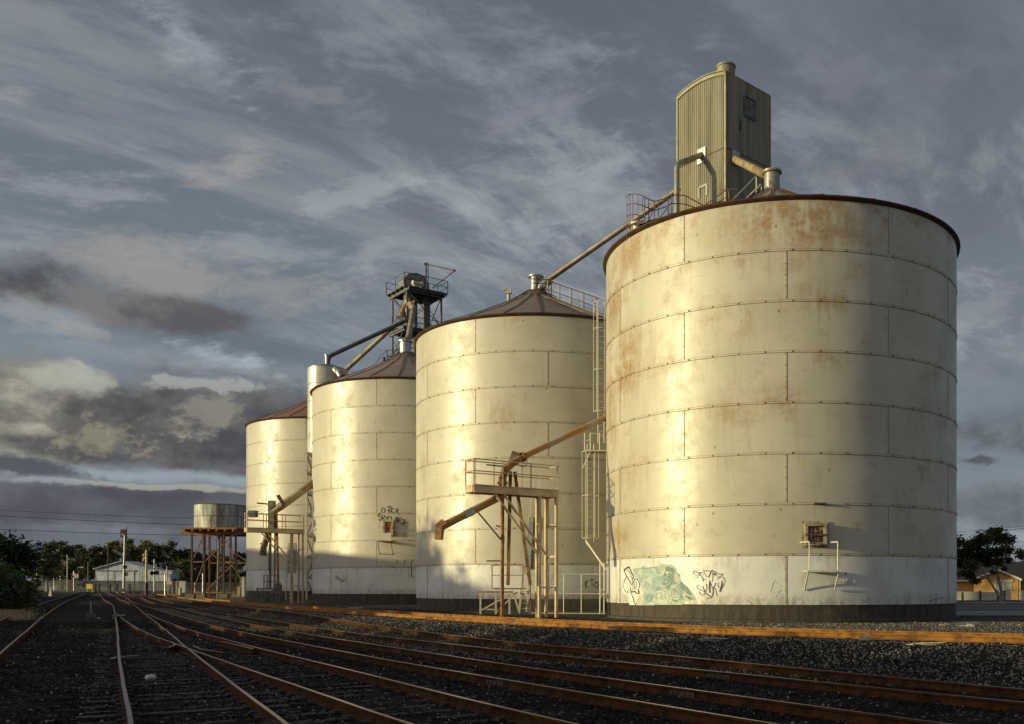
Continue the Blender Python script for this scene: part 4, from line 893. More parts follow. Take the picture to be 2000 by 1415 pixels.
for hh in (1.02, .55):
    for w_ in (0, W_): mb.tube([gp(-.02, w_, ZD+hh), gp(L_+.04, w_, ZD+hh)], .025, 6)
    for l in (0, L_): mb.tube([gp(l, 0, ZD+hh), gp(l, W_, ZD+hh)], .025, 6)
for l in (0.02, 1.3, 2.62, 3.9):
    for w_ in (0, W_): mb.bar(gp(l, w_, ZD-.2), gp(l, w_, ZD+1.02), .05)
mb.part('guard_rail', M_tanpaint, ga)
legs = [(3.02, .0), (3.85, .0), (3.75, .66), (3.30, .66)]
for l, w_ in legs: mb = Rel(); b_ = gp(l, w_, 0); mb.bar(gp(l, w_, ZD-.3), (b_.x, b_.y, gzr), .12, .11, up=E1); mb.part('leg', M_tanpaint, ga)
mb = Rel()
for l0, l1_ in ((.95, 3.02), (1.35, 3.40)): mb.bar(gp(l0, .02, ZD-.3), gp(l1_, .02, 3.05), .08, .08)
mb.part('brace', M_tanpaint, ga)
mb = Rel()
for z in (4.35, 3.05, 1.75): mb.bar(gp(3.85, .0, z), gp(3.80, .66, z), .09); mb.bar(gp(3.02, 0, z), gp(3.85, 0, z), .07) if z < 2 else None; mb.bar(gp(3.75, .66, z), gp(3.9, 0, z), .06)
mb.bar(gp(3.02, .05, 4.4), gp(3.3, .6, 4.4), .07); mb.bar(gp(3.02, .05, 1.75), gp(3.3, .6, 1.75), .07); mb.part('crossbar', M_tanpaint, ga)
ga2 = copy_tree(ga); ga2['label'] = 'far tan steel gantry with a railed deck in front of the farthest silo'
ga2.location = (ga.location.x-20.54, ga.location.y+28.7, ga.location.z+.12)
# caged access ladder and cover sheets inside the near gantry
al = thing('access_ladder', tuple(P(1045, 1195, 40.6)), 'leaning ladder with a pale blue grey cover sheet behind the near gantry posts', 'ladder')
mb = Rel(); Zl = 40.9
for xa_, xb_ in ((1040, 1026), (1052, 1040)): mb.bar(P(xa_+4, 925, Zl), P(xb_-12, 1195, Zl), .085)
for k in range(24): f = (k+.5)/24; mb.bar(P(1044-30*f, 925+270*f, Zl), P(1056-28*f, 925+270*f, Zl), .02)
mb.part('ladder_stile', M_wpaint, al)
mb = Rel(); q = [P(1034, 1010, Zl-.15), P(1042, 1010, Zl-.15), P(1036, 1110, Zl-.15), P(1024, 1110, Zl-.15)]; mb.prism(q, (0, .03, 0)); mb.part('cover_sheet', plain('blue_grey_sheet', (.36, .42, .44), .5), al)
mb = Rel(); q = [P(1042, 1010, Zl-.12), P(1062, 1012, Zl-.1), P(1052, 1114, Zl-.1), P(1030, 1113, Zl-.12)]; mb.prism(q, (0, .03, 0)); mb.part('cover_sheet', plain('olive_sheet', (.27, .26, .17), .5, c2=(.2, .18, .11)), al)
mb = Rel()
for k in range(13): x = 1017+k*1.6; mb.bar(P(x+8, 990, Zl+.1), P(x-2, 1090, Zl+.1), .010)
for k in range(26): y = 990+k*4; mb.bar(P(1025-(y-990)*.08, y, Zl+.1), P(1044-(y-990)*.1, y, Zl+.1), .010)
mb.part('ladder_cage', M_cream, al)
# rusty chute with its spout and props
s_at = lambda s_, z: Vector((-5.0+.802*s_, 38.6+.597*s_, z))
ch = thing('grain_chute', tuple(s_at(0, gz(-5, 38.6))), 'rusty chute from the nearest silo bending through the near gantry over the siding', 'chute')
mb = Rel(); mb.tube([s_at(.35, 6.95), s_at(5.9, 9.70)], .125, 14); mb.part('upper_pipe', plain('half_rusted_pipe', (.38, .19, .055), .6, c2=(.34, .31, .24), sc_=.9, lo=.48, hi=.6, streak=False), ch, 40)
mb = Rel(); mb.tube([s_at(.75, 7.15), s_at(.25, 6.85), s_at(-.1, 6.55), s_at(-.22, 6.2), s_at(-.22, 5.6)], [.14, .155, .165, .165, .165], 14); mb.tube([s_at(-.22, 5.95), s_at(-.22, 6.05)], .22, 16); mb.tube([s_at(-.22, 5.72), s_at(-.22, 5.80)], .22, 16); d = (s_at(5.9, 9.7)-s_at(.35, 6.95)).normalized(); q = s_at(.75, 7.15)
mb.tube([q-d*.06, q+d*.06], .20, 16); mb.part('elbow', M_rust, ch, 40)
mb = Rel(); mb.tube([s_at(-.22, 5.62), s_at(-.5, 5.35), s_at(-2.95, 4.10)], .15, 14); mb.part('lower_spout', M_rustpipe, ch, 40)
mb = Rel(); q = s_at(-2.95, 4.10); mb.tube([q+Vector((.14, .1, .17)), q-E1*.05+U*.0, q-E1*.08-U*.48], [.20, .21, .19], 4); mb.part('nozzle', M_rust, ch)
mb = Rel(); d = (s_at(-.5, 5.35)-s_at(-2.95, 4.1)).normalized(); q = s_at(-1.75, 4.71); mb.tube([q-d*.22, q+d*.22], .162, 14); mb.part('patch_band', M_galv, ch, 40)
mb = Rel(); mb.bar(s_at(-1.35, 4.78), s_at(-.25, 3.65), .05); mb.box(s_at(-.22, 3.72), (.12, .12, .3), AXG); mb.part('brace', M_greysteel, ch)
gq = gz(-5, 38.7); mb = Rel(); mb.tube([s_at(-.22, 5.7), Vector((s_at(-.24, 0).x, s_at(-.24, 0).y, gq))], .075, 10); mb.part('prop', M_rust, ch, 40)
mb = Rel(); mb.bar(s_at(.15, 6.5), Vector((-4.95, 38.45, 1.85)), .13, .10); mb.part('prop', M_rust, ch); mb = Rel(); mb.bar(s_at(.35, 6.5), Vector((-4.1, 39.0, 1.85)), .13, .10); mb.part('prop', M_rust, ch)
mb = Rel(); q = P(1005, 895, 39.0); mb.box(q, (.34, .2, .5), (Vector((.94, 0, -.34)), Vector((0, 1, 0)), Vector((.34, 0, .94)))); mb.box(q+Vector((.12, -.1, -.05)), (.06, .06, .55), (Vector((.94, 0, -.34)), Vector((0, 1, 0)), Vector((.34, 0, .94)))); mb.part('motor_box', M_greysteel, ch)
mb = Rel(); c0 = P(1021, 903, 38.9)
for k in range(16): a0, a1 = k*.3927, (k+1)*.3927; mb.bar(c0+Vector((.20*math.cos(a0), 0, .20*math.sin(a0))), c0+Vector((.20*math.cos(a1), 0, .20*math.sin(a1))), .02)
for k in range(3): a0 = k*1.047+.3; mb.bar(c0-Vector((.2*math.cos(a0), 0, .2*math.sin(a0))), c0+Vector((.2*math.cos(a0), 0, .2*math.sin(a0))), .015)
mb.part('hand_wheel', M_greysteel, ch)
mb = Rel(); mb.bar(P(950, 908, 38.3), P(995, 913, 38.6), .05); mb.bar(P(969, 1027, 38.6), P(984, 1031, 38.6), .06); mb.bar(P(950, 1096, 38.5), P(984, 1096, 38.5), .05); mb.part('lever', M_dark, ch)
# step platform
sp = thing('step_platform', tuple(P(960, 1199, 39.6)), 'low cream step platform with worn treads under the near gantry', 'platform')
Zs = 39.3; mb = Rel(); mb.box((P(934, 1157, Zs)+P(996, 1156.5, Zs))/2+Vector((0, .35, 0)), (62*Zs/F, .75, .06)); mb.part('tread', M_rust, sp)
mb = Rel(); mb.box((P(959, 1151, Zs)+P(1021, 1149.5, Zs))/2+Vector((0, 1.0, 0)), (62*Zs/F, .6, .06)); mb.part('tread', M_rust, sp)
for x in (938.5, 968.5, 995): mb = Rel(); mb.bar(P(x, 1157, Zs), P(x, 1200, Zs), .075); mb.part('leg', M_cream, sp)
mb = Rel(); mb.bar(P(941, 1192, Zs-.02), P(1003, 1157, Zs-.02), .06); mb.bar(P(969, 1196, Zs+.3), P(1011, 1156, Zs+.3), .06); mb.bar(P(938, 1190, Zs), P(968, 1191, Zs), .05); mb.bar(P(1001, 1153, Zs), P(1015, 1198, Zs), .07); mb.bar(P(1018, 1153, Zs+.3), P(1036, 1199, Zs+.3), .07); mb.part('brace', M_cream, sp)
mb = Rel()
for x in (961, 982, 1021): mb.tube([P(x, 1151, Zs+1), P(x, 1104.5, Zs+1)], .024, 6)
mb.tube([P(961, 1104.5, Zs+1), P(1021, 1104, Zs+1), P(1036, 1140, Zs+1), P(1036, 1196, Zs+1)], .024, 6); mb.tube([P(961, 1124, Zs+1), P(1021, 1124, Zs+1)], .018, 6); mb.part('guard_rail', M_rust, sp)
mb = Rel()
for k in range(5): mb.bar(P(1016+k*2.5, 1160+k*8, Zs+.4), P(1026+k*2.5, 1160+k*8, Zs+.4), .04)
mb.part('stair_treads', M_cream, sp)

# far gantry's chute
Zg = 67.5; c2 = thing('grain_chute', tuple(P(531, 1165, Zg)), 'cream chute from the third silo with a short spout hanging through the far gantry', 'chute')
mb = Rel(); mb.tube([P(545, 992, Zg), P(614, 942, 68.6)], .27, 12); mb.tube([P(530, 1003, Zg), P(556, 985, Zg)], .24, 12); mb.part('upper_pipe', M_pipeyel, c2, 40)
mb = Rel(); mb.box((P(531, 1020, Zg)+P(531, 1000, Zg))/2, (.42, .4, 2.3)); mb.part('elbow', M_greysteel, c2)
mb = Rel(); mb.tube([P(524, 1035, Zg), P(522, 1046, Zg), P(515, 1070, Zg), P(513.5, 1086, Zg)], [.24, .22, .21, .26], 12); mb.part('lower_spout', plain('dull_olive_pipe', (.22, .19, .09), .6, c2=(.08, .06, .04)), c2, 40)
mb = Rel(); d = P(547, 985, Zg); mb.bar(P(541, 968, Zg-.3), P(553, 987, Zg-.3), .10, .12); mb.bar(P(544.5, 967, Zg-.3), P(557, 986, Zg-.3), .07, .1); mb.bar(P(502, 983, Zg), P(536, 986, Zg), .10); mb.bar(P(531, 980, Zg), P(531, 986, Zg), .16); mb.bar(P(531, 984, Zg), P(531, 978, Zg), .3, .3); mb.part('lever', M_dark, c2)
for x0_, x1_, w_ in ((528, 527.5, .14), (538, 536, .1), (540, 544, .12)): mb = Rel(); mb.bar(P(x0_, 1000, Zg), P(x1_, 1150, Zg), w_); mb.part('prop', M_greysteel if x0_ < 535 else M_rust, c2)
mb = Rel(); mb.box(P(494, 1004, Zg-1), (.55, .45, .45)); mb.part('motor_box', M_greysteel, c2)
mb = Rel(); mb.tube([P(504, 1000, Zg-1), P(530, 986, Zg)], .012, 4); mb.tube([P(508, 1004, Zg-1), P(545, 984, Zg)], .012, 4); mb.tube([P(523, 1060, Zg), P(525, 1118, Zg)], .015, 4); mb.bar(P(511, 1061, Zg), P(513, 1070, Zg), .08); mb.bar(P(508, 1063, Zg), P(515, 1060, Zg), .05); mb.part('cable', M_dark, c2)
sp2 = thing('step_platform', tuple(P(515, 1172, 68)), 'grey step platform with dark treads under the far gantry', 'platform'); Zs = 66.5
mb = Rel(); mb.box((P(501, 1150, Zs)+P(536, 1151, Zs))/2+Vector((0, .4, 0)), (35*Zs/F, .8, .08)); mb.part('tread', M_rustdark, sp2)
for x in (502.5, 513, 531.5): mb = Rel(); mb.bar(P(x, 1151, Zs), P(x, 1175, Zs), .08); mb.part('leg', M_greysteel, sp2)
mb = Rel(); mb.bar(P(513, 1174, Zs), P(534, 1153, Zs), .07); mb.part('brace', M_greysteel, sp2)
mb = Rel()
for x in (515.5, 523, 541): mb.bar(P(x, 1150, Zs+1), P(x, 1124, Zs+1), .05)
for y in (1124, 1136): mb.bar(P(515.5, y, Zs+1), P(541, y, Zs+1), .05)
mb.part('guard_rail', M_greysteel, sp2)
al2 = thing('access_ladder', tuple(P(563, 1172, 69)), 'white ladder with grey cover sheets inside the far gantry', 'ladder'); Zl = 69.3; mb = Rel()
mb.bar(P(563, 1060, Zl), P(558, 1174, Zl), .06); mb.bar(P(569, 1060, Zl), P(567, 1174, Zl), .06)
for k in range(15): mb.bar(P(561, 1063+k*7.5, Zl), P(568, 1063+k*7.5, Zl), .03)
mb.part('ladder_stile', M_wpaint, al2)
mb = Rel(); mb.prism([P(565, 1061, Zl-.2), P(583, 1061, Zl-.2), P(578, 1120, Zl-.2), P(561, 1120, Zl-.2)], (0, .03, 0)); mb.part('cover_sheet', plain('blue_grey_sheet', (.3, .34, .36), .5), al2)

# ---- electrical box on posts between the tracks
G1 = G(543, 64); eb = thing('relay_box', tuple(G1), 'small grey weathered box on two thin posts between the tracks', 'junction box')
mb = Rel(); zb = P(543, 1161, 64).z; zt_ = P(543, 1143, 64).z; mb.box((G1.x, G1.y, (zb+zt_)/2), (.46, .3, zt_-zb)); mb.lathe([(.20, 0), (.18, .12), (.01, .16)], (G1.x, G1.y, zt_), 12); mb.part('box', M_greysteel, eb)
mb = Rel(); mb.bar((G1.x-.1, G1.y, G1.z-.1), (G1.x-.1, G1.y, zb), .07); mb.bar((G1.x+.1, G1.y, G1.z-.1), (G1.x+.1, G1.y, zb), .07); mb.part('post', M_greysteel, eb)

# ---- small bin with its stand, between the two far silos
bx = P(639.2, 888, 78.5); sb = thing('small_bin', (bx.x, bx.y, gz(bx.x, bx.y)), 'slim round metal bin on lattice legs between the two far silos', 'bin')
zt_ = P(639.2, 722, 78.5).z; mb = Rel(); mb.lathe([(1.56, 0), (1.56, zt_-bx.z)], bx, 40)
for k in range(1, 5): mb.lathe([(1.56, (zt_-bx.z)*k/5-.02), (1.575, (zt_-bx.z)*k/5), (1.56, (zt_-bx.z)*k/5+.02)], bx, 40, 1)
mb.part('wall', [plain('bin_metal', (.56, .54, .44), .36, .35, c2=(.42, .40, .32), sc_=1), M_seam], sb, 35)
mb = Rel(); mb.lathe([(1.60, -.02), (.3, .42), (.18, .45)], (bx.x, bx.y, zt_), 40); mb.part('roof', M_greysteel, sb, 35)
mb = Rel(); mb.lathe([(.18, .3), (.18, 1.1), (.24, 1.12), (.24, 1.2), (.1, 1.22)], (bx.x, bx.y, zt_), 20); mb.part('inlet_cap', M_galv, sb, 35)
mb = Rel(); mb.lathe([(1.56, 0), (.3, -1.3), (.01, -1.32)], bx, 40); mb.part('hopper', M_pipeyel, sb, 35)
gzb = gz(bx.x, bx.y)
for sx_, sy_ in ((-1, -1), (1, -1), (-1, 1), (1, 1)): mb = Rel(); mb.bar((bx.x+sx_*1.4, bx.y+sy_*.9, gzb-.2), (bx.x+sx_*1.4, bx.y+sy_*.9, bx.z), .14); mb.part('leg', M_cream if sy_ < 0 and sx_ < 0 else M_greysteel, sb)
mb = Rel(); nl = 7
for k in range(nl):
    z0_, z1_ = gzb+(bx.z-gzb)*k/nl, gzb+(bx.z-gzb)*(k+1)/nl
    for ya in (-.9, .9): mb.bar((bx.x-1.4, bx.y+ya, z1_), (bx.x+1.4, bx.y+ya, z1_), .09); mb.bar((bx.x-1.4, bx.y+ya, z0_), (bx.x+1.4, bx.y+ya, z1_), .07)
    for xa_ in (-1.4, 1.4): mb.bar((bx.x+xa_, bx.y-.9, z1_), (bx.x+xa_, bx.y+.9, z1_), .09); mb.bar((bx.x+xa_, bx.y-.9, z0_ if k % 2 else z1_), (bx.x+xa_, bx.y+.9, z1_ if k % 2 else z0_), .07)
    mb.bar((bx.x-1.1, bx.y-.95, z0_), (bx.x-.3, bx.y-.95, z1_), .05); mb.bar((bx.x-.3, bx.y-.95, z0_), (bx.x-.3, bx.y-.95, z1_), .07)
mb.part('lattice', M_greysteel, sb)

# ---- lattice elevator headframe behind silo 3
Z0 = 82.0; pn2 = Vector(((790.6-CX)*Z0/F, Z0, 0)); a1_ = Vector((-2.33, 2.88, 0)).normalized(); a2_ = Vector((-a1_.y, a1_.x, 0))*-1
l1, l2 = 3.75, 4.15; zd = P(790, 556, Z0).z; zgt = gz(pn2.x, pn2.y)
lt = thing('headframe_tower', (pn2.x+(a1_*l1/2+a2_*l2/2).x, pn2.y+(a1_*l1/2+a2_*l2/2).y, zgt), 'dark lattice tower with a railed top deck and small crane behind the third silo', 'lattice tower')
tp = lambda u_, v_, z: Vector((pn2.x, pn2.y, z))+a1_*u_+a2_*v_
M_lat = plain('lattice_steel', (.15, .15, .145), .55, .4, c2=(.08, .07, .06), sc_=2)
mb = Rel(); mb.box(tp(l1/2, l2/2, zd), (l1, l2, .10), (a1_, a2_, U))
for v_ in (.35, l2-.35): mb.box(tp(l1/2, v_, zd-.22), (l1+.3, .12, .34), (a1_, a2_, U))
for u_ in np.linspace(.2, l1-.2, 5): mb.box(tp(u_, l2/2, zd-.12), (.08, l2, .14), (a1_, a2_, U))
mb.part('deck', M_lat, lt)
mb = Rel()
for hh in (1.1, .55):
    for u_ in (0, l1): mb.tube([tp(u_, 0, zd+hh), tp(u_, l2, zd+hh)], .03, 5)
    for v_ in (0, l2): mb.tube([tp(0, v_, zd+hh), tp(l1, v_, zd+hh)], .03, 5)
for f in (0, .5, 1):
    for u_, v_ in ((f*l1, 0), (f*l1, l2), (0, f*l2), (l1, f*l2)): mb.bar(tp(u_, v_, zd), tp(u_, v_, zd+1.1), .055)
mb.part('guard_rail', M_lat, lt)
ins = .42; cs4 = [(ins, ins), (l1-ins, ins), (l1-ins, l2-ins), (ins, l2-ins)]
for u_, v_ in cs4: mb = Rel(); mb.bar(tp(u_, v_, zgt-.2), tp(u_, v_, zd-.3), .13, up=a1_); mb.part('leg', M_lat, lt)
mb = Rel(); levels = np.linspace(zgt, zd-.3, 11)
for k in range(10):
    for (u0, v0), (u1, v1) in zip(cs4, cs4[1:]+cs4[:1]):
        mb.bar(tp(u0, v0, levels[k+1]), tp(u1, v1, levels[k+1]), .07); mb.bar(tp(u0, v0, levels[k]), tp(u1, v1, levels[k+1]), .06); mb.bar(tp(u1, v1, levels[k]), tp(u0, v0, levels[k+1]), .06)
mb.part('bracing', M_lat, lt)
zp2 = P(800, 648, Z0+2).z; mb = Rel(); mb.box(tp(l1/2, l2/2, zp2), (l1-.3, l2-.3, .12), (a1_, a2_, U)); mb.box(tp(l1/2, .3, zp2-.1), (l1, .1, .25), (a1_, a2_, U)); mb.box(tp(.3, l2/2, zp2-.1), (.1, l2, .25), (a1_, a2_, U)); mb.part('landing', M_lat, lt)
mb = Rel()
for hh in (.5, 1.0): mb.tube([tp(.3, 1.2, zp2+hh), tp(.3, l2-.3, zp2+hh)], .03, 5); mb.tube([tp(l1-.3, .3, zp2+hh), tp(l1-.3, l2-.3, zp2+hh)], .03, 5)
mb.tube([tp(1.2, l2-.3, zp2+1), tp(l1, l2-.3, zp2+1)], .03, 5); mb.part('landing_rail', M_lat, lt)
oct_ = [(-1.25, 0), (-1.25, .75), (-.75, 1.35), (0, 1.55), (.75, 1.4), (1.2, .85), (1.3, 0)]
mb = Rel(); cc = tp(l1*.55, l2*.45, zd+.1); mb.prism([cc+a2_*x-a1_*.55+U*(z+.15) for x, z in oct_], a1_*1.1); mb.part('pulley_housing', plain('housing_grey', (.24, .23, .21), .5, .3, c2=(.14, .12, .1)), lt)
mb = Rel(); q = tp(.7, l2*.34, zd+.55); mb.tube([q-a2_*.35, q+a2_*.35], .22, 12); mb.box(q-U*.3, (.5, .6, .2), (a1_, a2_, U)); mb.tube([q+a2_*.5, q+a2_*.62], .3, 12); mb.part('motor', M_cream, lt, 40)
mb = Rel(); q = P(832.5, 516, Z0+2.5); mb.bar(Vector((q.x, q.y, zd)), q, .13); mb.bar(q+Vector((.17, 0, 0)), Vector((q.x+.17, q.y, zd)), .06); mb.box(q, (.34, .2, .2)); e_ = P(888, 529, Z0+1); crp = mb.part('crane', M_lat, lt); mb = Rel(); mb.bar(q, e_, .09); mb.box(e_, (.2, .12, .16)); mb.bar(e_, P(845, 563, Z0+2.5), .07); mb.part('crane_arm', M_rustdark, crp)
mb = Rel(); mb.box(tp(l1*.5, l2*.72, (zd+zgt)/2), (.45, .55, zd-zgt-.2), (a1_, a2_, U)); mb.box(tp(l1*.5, l2*.45, (zd+zgt)/2), (.40, .30, zd-zgt-.2), (a1_, a2_, U)); mb.part('elevator_leg', M_greysteel, lt)
mb = Rel(); mb.tube([P(797, 575, Z0+2), P(796, 590, Z0+1.5), P(788, 606, Z0+1), P(781, 622, Z0+.5)], [.4, .33, .28, .26], 10); mb.tube([P(796, 588, Z0+1.5), P(806, 600, Z0), P(809, 608, Z0-1)], [.33, .28, .22], 10); mb.tube([P(800, 605, Z0+1), P(799, 622, Z0+1)], .42, 10); mb.part('distributor', plain('dull_cream_pipe', (.40, .37, .26), .5, .2, c2=(.24, .12, .06), sc_=2), lt, 50)
pipe('grain_spout', [P(808, 603, 81), P(797, 664, 72.2)], .23, plain('brown_pipe', (.20, .12, .085), .6, c2=(.28, .25, .22), sc_=1), 'brown spout dropping steeply from the lattice tower to the cap of the third silo', joints=(.1,))
pipe('grain_spout', [P(794, 626, 81), P(641, 697, 78.5), P(639.4, 722, 78.5)], .18, plain('dark_pipe', (.13, .125, .12), .5, .3, c2=(.09, .07, .06)), 'dark spout from the lattice tower to the cap of the small bin', joints=(.86,))
pipe('grain_spout', [P(775, 632, 82), P(670, 728, 83)], .20, M_pipeyel, 'yellow brown spout sloping below the dark one towards the farthest silo')
mb = Rel(); rw = thing('roof_walkway', tuple(P(770, 690, 74)), 'thin dark handrails behind the roof ridge of the third silo', 'walkway')
seg([P(734, 708, 75), P(755, 684, 75), P(783, 686, 75)], .025); seg([P(756, 684, 75), P(756, 700, 75)], .05); seg([P(734, 708, 75), P(734, 712, 75)]); seg([P(758, 697, 75), P(775, 695, 75), P(780, 680, 76)], .04); seg([P(750, 705, 75), P(750, 698, 75)], .12); seg([P(755, 700, 76), P(790, 672, 77)], .03); seg([P(770, 668, 77), P(782, 698, 76)], .03)
seg([P(654, 720, 76.5), P(692, 727, 75)], .035); seg([P(655, 722, 76.5), P(655, 735, 76.5)], .04); seg([P(679, 725, 75.5), P(679, 733, 75.5)], .04); seg([P(664, 729, 76), P(692, 733, 75)], .03)
mb.part('guard_rail', M_rustdark, rw)
mb = Rel(); kb = thing('spout_elbow', tuple(P(665, 733, 77)), 'short grey elbow beside the small bin at the foot of the yellow brown spout', 'pipe elbow'); mb.tube([P(655, 722, 77.3), P(662, 728, 77), P(668, 737, 76.8)], [.3, .34, .26], 10); mb.tube([P(672, 728, 77), P(664, 735, 77)], .2, 8); mb.part('elbow_tube', M_galv, kb, 50)

# ------------------------------------------------------------------ water tank on its stand
Zt = 112.0; tc_ = P(431, 1034, Zt); gt = gz(tc_.x, tc_.y)
tk = thing('water_tank', (tc_.x, tc_.y, gt), 'round pale concrete looking water tank on a tall rusty red steel stand', 'water tank'); Rt = 2.87
M_tank = plain('tank_metal', (.52, .52, .43), .6, .1, c2=(.22, .23, .20), sc_=.7, lo=.4, hi=.6, streak=True)
mb = Rel(); hT = P(431, 988, Zt).z-tc_.z; mb.lathe([(Rt, 0), (Rt, hT)], tc_, 48); mb.lathe([(Rt+.001, hT/2-.03), (Rt+.03, hT/2), (Rt+.001, hT/2+.03)], tc_, 48, 1); mb.lathe([(Rt+.02, hT-.06), (Rt+.06, hT), (Rt-.2, hT+.03), (.01, hT+.04)], tc_, 48, 1)
for q in range(10):
    a = R_(q*36-70)
    for k in (0, 1): a2 = a+R_(18*k); n_ = Vector((math.sin(a2), -math.cos(a2), 0)); mb.box(tc_+n_*Rt+U*(hT*(.25+.5*k)), (.05, .03, hT/2-.04), (Vector((-n_.y, n_.x, 0)), n_, U), 1)
mb.part('tank_shell', [M_tank, M_greysteel], tk, 35)
mb = Rel(); mb.box(tc_-U*.10, (6.4, 6.4, .2)); 
for q in np.linspace(-2.8, 2.8, 7): mb.box(tc_+Vector((q, 0, -.32)), (.2, 6.6, .26))
for q in (-2.3, 2.3): mb.box(tc_+Vector((0, q, -.60)), (7.2, .24, .32))
mb.part('deck', M_rust, tk)
lp = [(-2.35, -2.3), (-.95, -2.3), (1.35, -2.3), (2.75, -2.3), (-2.35, 2.3), (.2, 2.3), (2.6, 2.3), (-1.9, 0)]
zb = tc_.z-.75
for x, y in lp: mb = Rel(); mb.bar((tc_.x+x, tc_.y+y, gt-.1), (tc_.x+x, tc_.y+y, zb), .2, .18); mb.part('leg', M_brownred, tk)
mb = Rel()
zm = P(431, 1099, Zt).z
B = lambda x, z, y=-2.3: Vector((tc_.x+x, tc_.y+y, z))
for y in (-2.3,): mb.bar(B(-2.35, zm, y), B(-.95, zm, y), .12); mb.bar(B(1.35, zm, y), B(2.75, zm, y), .12); mb.bar(B(-2.35, gt+.7, y), B(2.75, gt+.7, y), .1)
mb.bar(B(-2.2, zb), B(1.0, zm), .09); mb.bar(B(2.5, zb), B(-.9, zm), .09); mb.bar(B(-2.3, zm), B(-.95, zb), .09); mb.bar(B(-2.3, gt+.7), B(-.95, zm), .09); mb.bar(B(1.35, zb), B(2.75, zm), .09); mb.bar(B(2.7, zm), B(-.9, gt+.7), .09); mb.part('bracing', M_rust, tk)
mb = Rel(); mb.bar(B(-2.35, zm, 2.3), B(2.75, zm, 2.3), .12); mb.bar(B(-2.35, gt+.7, 2.3), B(2.75, gt+.7, 2.3), .1); mb.bar(B(-2.3, zb, 2.3), B(2.5, zm, 2.3), .09); mb.bar(B(2.5, gt+.7, 2.3), B(.2, zm, 2.3), .09); mb.part('bracing', M_rust, tk)
mb = Rel(); mb.tube([B(.25, zb+.2, -1), B(.25, zb-.6, -1), B(.1, gt, -1)], [.2, .14, .14], 10); mb.tube([B(.72, zb+.1, -1.2), B(.72, gt+1, -1.2)], .13, 10); mb.part('downpipe', M_greysteel, tk, 40)
mb = Rel()
for dx_ in (-.18, .18): mb.bar(B(.95+dx_, tc_.z+hT+.1, -2.9), B(.95+dx_, gt+1.5, -2.9), .04)
for k in range(26): mb.bar(B(.77, gt+1.6+k*.36, -2.9), B(1.13, gt+1.6+k*.36, -2.9), .025)
mb.part('ladder_stile', M_rustdark, tk)
for x, y in ((-2.35, -2.6), (-1.1, -2.6), (1.5, -2.6), (3.0, -2.6)): mb = Rel(); mb.box((tc_.x+x, tc_.y+y, gt+.1), (1.0, .6, .9)); mb.part('footing', plain('footing_block', (.20, .18, .14), .9), tk)
# stuff round the stand
for k, (x, y0, y1, w, m, lb) in enumerate(((476, 1128, 1166, .45, M_cream, 'stout pale weathered post just left of the farthest silo'), (468, 1147, 1168, .5, M_pipeyel, 'short fat yellowed post right of the tank stand'))):
    g_ = G(x, 108); t_ = thing('post', tuple(g_), lb, 'post'); mb = Rel(); mb.bar(g_-U*.2, (g_.x, g_.y, P(x, y0, 108).z), w*.7, w); mb.box((g_.x, g_.y, P(x, y0, 108).z), (w*.9, w*1.1, .08)); mb.part('post_shaft', m, t_)

# ------------------------------------------------------------------ signal, poles, column, lamps
M_sigpost = plain('signal_post', (.30, .30, .26), .5, .3, c2=(.33, .31, .27), sc_=2)
def pole(name, x, Y, ytop, w, mat, label, cat='pole', extra=None, tilt=0.0):
    g_ = G(x, Y); zt_ = EYE-(ytop-CY)*Y/F; r = thing(name, tuple(g_), label, cat); mb = Rel(); top = Vector((g_.x+tilt, g_.y, zt_)); mb.tube([g_-U*.2, top], [w/2, w/2*.8], 8); mb.part('shaft', mat, r, 40); return r, g_, top
r, g_, top = pole('railway_signal', 241.5, 178, 1046, .44, M_sigpost, 'tall railway signal with a black head glowing red', 'railway signal', tilt=.25)
mb = Rel(); hc = P(240, 1041, 178); mb.prism([hc+Vector((x_, 0, z_)) for x_, z_ in ((-.5, -.75), (-.28, -.95), (.28, -.95), (.5, -.75), (.5, .45), (.28, .68), (-.28, .68), (-.5, .45))], (0, .25, 0)); mb.tube([hc+Vector((.62, .1, -1)), hc+Vector((.62, .1, 1.1))], .1, 6); mb.bar(hc+Vector((.2, .2, -.3)), hc+Vector((.7, .15, -.3)), .1); hd_ = mb.part('signal_head', M_black, r)
em = bpy.data.materials.new('red_lamp'); em.use_nodes = True; b_ = em.node_tree.nodes['Principled BSDF']; b_.inputs['Base Color'].default_value = (.5, .01, .02, 1); b_.inputs['Emission Color'].default_value = (1, .03, .06, 1); b_.inputs['Emission Strength'].default_value = 1.6
mb = Rel(); lc = hc+Vector((-.03, -.02, -.30)); mb.tube([lc, lc+Vector((0, -.06, 0))], .15, 14); mb.part('red_lamp', em, hd_)
mb = Rel(); lc = hc+Vector((-.03, -.02, .22)); mb.tube([lc, lc+Vector((0, -.06, 0))], .13, 14); mb.part('unlit_lamp', plain('dark_lens', (.06, .01, .015), .2), hd_)
mb = Rel(); q = Vector((g_.x+.2, g_.y, P(243, 1108, 178).z)); mb.tube([q-U*.3, q+U*.3], .42, 8); mb.part('band', M_dark, r); mb = Rel(); mb.bar(Vector((g_.x-.9, g_.y-.5, g_.z)), Vector((g_.x, g_.y, g_.z+.7)), .5, .4); mb.box(Vector((g_.x-.3, g_.y, g_.z+.1)), (1.6, 1.0, .3)); mb.part('base', plain('base_paint', (.52, .43, .22), .7), r)
mb = Rel(); e0 = P(248, 1114, 178)
for (x_, y_) in ((246, 1122), (249, 1122)): mb.box(P(x_, y_, 178), (.2, .08, .7))
